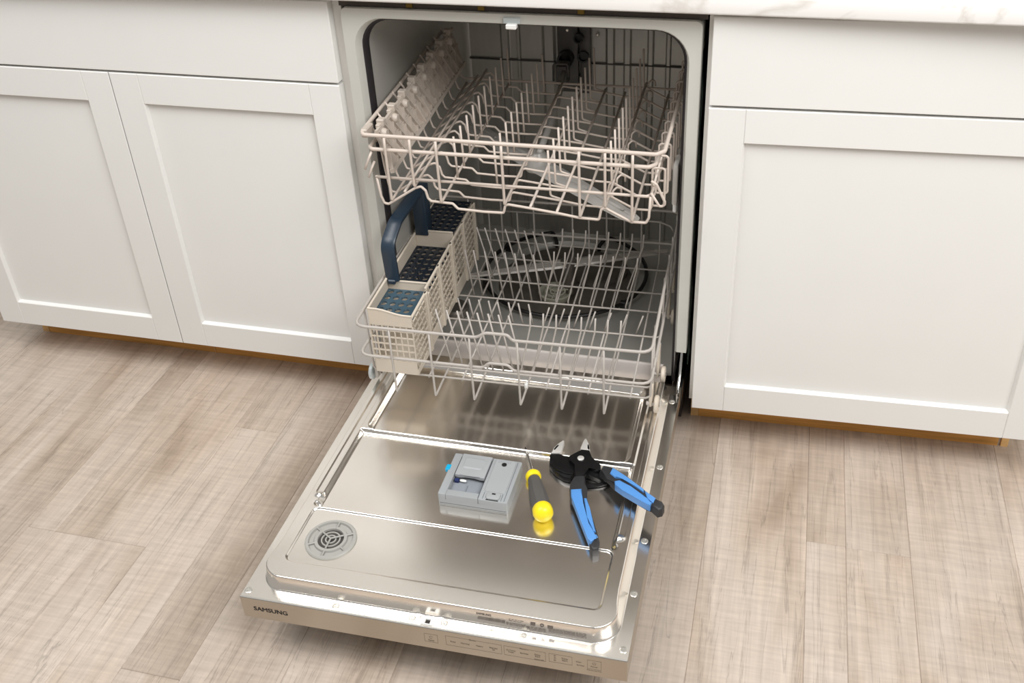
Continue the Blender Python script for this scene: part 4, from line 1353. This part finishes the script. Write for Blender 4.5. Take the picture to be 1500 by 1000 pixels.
# screwdriver
tipP = Vector((0.0546, -0.2517, 0.1595)); endP = Vector((0.1318, -0.4255, Z0 + 0.0168))
ax = (endP - tipP); SL = ax.length
sd = thing('screwdriver', 'screwdriver with grey grip and yellow end cap lying between dispenser and pliers', 'screwdriver', (tipP.x, tipP.y, tipP.z))
SM = ax.to_track_quat('Z', 'Y').to_matrix().to_4x4()
s0 = SL * 0.40
bm = NB(); lathe(bm, [(0.0026, 0.010), (0.0030, 0.014), (0.0030, s0 + 0.004)], 14, SM)
sh = obj('shaft', bm, M['chrome'], sd, auto=40)
bm = NB(); lathe(bm, [(0.0006, 0.0), (0.0018, 0.004), (0.0028, 0.010), (0.0028, 0.0105)], 8, SM)
obj('tip', bm, M['tool'], sd, auto=30)
bm = NB(); lathe(bm, [(0.004, s0 - 0.002), (0.0105, s0 - 0.0005), (0.0132, s0 + 0.004), (0.0135, s0 + 0.010), (0.0118, s0 + 0.014)], 28, SM)
obj('collar', bm, M['yellow'], sd, auto=50)
bm = NB()
prof = [(0.0098, s0 + 0.011), (0.0112, s0 + 0.020), (0.0133, s0 + 0.036), (0.0150, s0 + 0.058), (0.0156, s0 + 0.078), (0.0152, s0 + 0.094)]
lathe(bm, prof, 12, SM)
obj('grip', bm, M['sdgrey'], sd, auto=25)
bm = NB()
for k in range(1):
    a = PI + 0.55
    p0 = SM @ Vector((0.0104 * math.cos(a), 0.0104 * math.sin(a), s0 + 0.012)); p1 = SM @ Vector((0.0150 * math.cos(a), 0.0150 * math.sin(a), s0 + 0.083))
    tube(bm, [p0, p1], 0.0014, 6)
obj('grip_rib', bm, M['yellow'], sd, smooth=True)
bm = NB(); lathe(bm, [(0.0148, s0 + 0.089), (0.0163, s0 + 0.092), (0.0168, s0 + 0.099), (0.0162, s0 + 0.105), (0.0135, s0 + 0.1095), (0.0085, s0 + 0.1130), (0.0, s0 + 0.1140)], 32, SM, cap=False)
obj('end_cap', bm, M['yellow'], sd, auto=40)

# pliers
PX0, PY0 = 0.163, -0.290
pk = thing('pliers', 'open black pliers with blue grips lying on the open door', 'pliers', (PX0, PY0, Z0))
def PP(poly):
    return [(x - PX0, y - PY0) for x, y in poly]
def rise(x, y):
    # the right grip climbs over the rim of the door
    return 0.0
def ppart(name, poly, z0, z1, m, bev=0.0015, par=pk, seg=2, ramp=None):
    bm = NB()
    q = PP(poly)
    if ramp:
        f0 = lambda x, y: z0 + ramp(x + PX0, y + PY0); f1 = lambda x, y: z1 + ramp(x + PX0, y + PY0)
        prism(bm, q, f0, f1, bev, seg)
    else:
        prism(bm, q, z0, z1, bev, seg)
    return obj(name, bm, m, par, auto=35)
ramp2 = lambda x, y: max(0.0, min(1.0, (x - 0.195) / 0.09)) * 0.0092
ppart('jaw', [(0.1052, -0.2695), (0.108, -0.2571), (0.1123, -0.2436), (0.1196, -0.2322), (0.1221, -0.2343), (0.1222, -0.247), (0.1229, -0.2613), (0.1208, -0.2663)], 0.003, 0.0135, M['toolbright'], 0.003)
ppart('lower_arm', [(0.1045, -0.2731), (0.1060, -0.2690), (0.1212, -0.2662), (0.1273, -0.272), (0.14, -0.2748), (0.1565, -0.2732), (0.1731, -0.2838), (0.2026, -0.3018), (0.2120, -0.3080), (0.2080, -0.3190), (0.1925, -0.3106), (0.1777, -0.3069), (0.1595, -0.3106), (0.1526, -0.3221), (0.1406, -0.3212), (0.1244, -0.3126), (0.1096, -0.2984)], 0.001, 0.012, M['tool'], 0.0022)
ppart('arm_spine', [(0.1085, -0.2925), (0.1115, -0.2905), (0.1260, -0.3030), (0.1515, -0.3120), (0.1556, -0.3115), (0.155, -0.3165), (0.1400, -0.3155), (0.1236, -0.3085)], 0.0115, 0.0150, M['tool'], 0.0012)
ppart('spring_bar', [(0.165, -0.3260), (0.1800, -0.3240), (0.2000, -0.3190), (0.2180, -0.3105), (0.2185, -0.3135), (0.2010, -0.3235), (0.1800, -0.3300), (0.166, -0.3300)], 0.001, 0.006, M['tool'], 0.001)
ppart('jaw', [(0.155, -0.252), (0.1555, -0.2331), (0.1575, -0.2246), (0.1606, -0.2255), (0.1675, -0.238), (0.1725, -0.2539), (0.1712, -0.2565), (0.1555, -0.2565)], 0.008, 0.0175, M['toolbright'], 0.003)
ppart('upper_arm', [(0.1395, -0.2776), (0.1461, -0.2692), (0.1555, -0.2635), (0.1570, -0.2560), (0.1720, -0.2555), (0.1773, -0.2735), (0.1974, -0.2868), (0.2005, -0.3000), (0.1911, -0.3034), (0.1780, -0.2965), (0.1755, -0.3214), (0.1606, -0.3265), (0.1574, -0.3122), (0.1562, -0.2953), (0.1432, -0.2891)], 0.0122, 0.0195, M['tool'], 0.002)
ppart('jaw_notch', [(0.1085, -0.2600), (0.1120, -0.2490), (0.1148, -0.2462), (0.1150, -0.2500), (0.1110, -0.2610)], 0.0134, 0.0140, M['tool'], 0.0003)
ppart('jaw_notch', [(0.1655, -0.2415), (0.1672, -0.2400), (0.1705, -0.2500), (0.1705, -0.2540), (0.1670, -0.2500)], 0.0174, 0.0180, M['tool'], 0.0003)
bm = NB(); lathe(bm, [(0.0058, 0.019), (0.0058, 0.0212), (0.0040, 0.0222), (0.0, 0.0222)], 20, Matrix.Translation((0.1612 - PX0, -0.2800 - PY0, 0)), cap=False)
obj('pivot', bm, M['toolbright'], pk, auto=40)
g1 = ppart('grip', [(0.1595, -0.3247), (0.176, -0.3197), (0.1808, -0.334), (0.1835, -0.353), (0.1911, -0.3739), (0.208, -0.4138), (0.2236, -0.4492), (0.2272, -0.4571), (0.2169, -0.4707), (0.2106, -0.4606), (0.1887, -0.4178), (0.1705, -0.3844), (0.1625, -0.3734), (0.1574, -0.3551), (0.1562, -0.339)], 0.007, 0.0215, M['gripblack'], 0.004, seg=3)
ppart('grip_pad', [(0.1609, -0.3603), (0.1782, -0.3551), (0.1830, -0.3732), (0.1845, -0.3887), (0.2020, -0.4309), (0.2136, -0.4478), (0.2214, -0.4491), (0.2243, -0.4529), (0.2199, -0.4581), (0.2161, -0.4700), (0.2103, -0.4625), (0.1902, -0.4245), (0.1732, -0.3911), (0.1640, -0.3743)], 0.0125, 0.0252, M['blue'], 0.003, par=g1, seg=3)
ppart('grip_pad', [(0.1859, -0.3765), (0.1905, -0.3748), (0.1995, -0.395), (0.2190, -0.4437), (0.2140, -0.4440), (0.1997, -0.4165)], 0.0125, 0.0252, M['blue'], 0.002, par=g1, seg=3)
ppart('grip_end', [(0.2112, -0.4590), (0.2211, -0.4520), (0.2285, -0.4600), (0.2295, -0.4748), (0.2207, -0.4795), (0.2144, -0.4720)], 0.0055, 0.0225, M['gripblack'], 0.004, par=g1, seg=3)
g2 = ppart('grip', [(0.1994, -0.31), (0.2031, -0.2923), (0.2204, -0.2973), (0.2448, -0.3175), (0.2762, -0.3436), (0.3034, -0.3618), (0.3006, -0.3809), (0.2904, -0.3784), (0.2682, -0.3643), (0.2456, -0.3499), (0.23, -0.3385), (0.2184, -0.3245)], 0.010, 0.0245, M['gripblack'], 0.004, seg=3, ramp=ramp2)
ppart('grip_pad', [(0.2205, -0.3005), (0.2182, -0.3150), (0.2291, -0.3246), (0.2418, -0.3253), (0.2625, -0.3406), (0.2814, -0.3543), (0.28, -0.347), (0.2454, -0.3200)], 0.0155, 0.0272, M['blue'], 0.002, par=g2, seg=3, ramp=ramp2)
ppart('grip_pad', [(0.2291, -0.3332), (0.2376, -0.3298), (0.2581, -0.3435), (0.2834, -0.3622), (0.2867, -0.3693), (0.2975, -0.3748), (0.2953, -0.383), (0.2883, -0.3798), (0.2688, -0.3683), (0.2463, -0.3539), (0.2318, -0.3424)], 0.0140, 0.0272, M['blue'], 0.002, par=g2, seg=3, ramp=ramp2)
ppart('grip_pad', [(0.2816, -0.3499), (0.3020, -0.3640), (0.2998, -0.3759), (0.2886, -0.3673)], 0.0155, 0.0272, M['blue'], 0.002, par=g2, seg=3, ramp=ramp2)
ppart('grip_end', [(0.3000, -0.3640), (0.3130, -0.3681), (0.3180, -0.3764), (0.3160, -0.386), (0.3088, -0.3902), (0.2975, -0.3800)], 0.010, 0.0275, M['gripblack'], 0.005, par=g2, seg=3, ramp=ramp2)
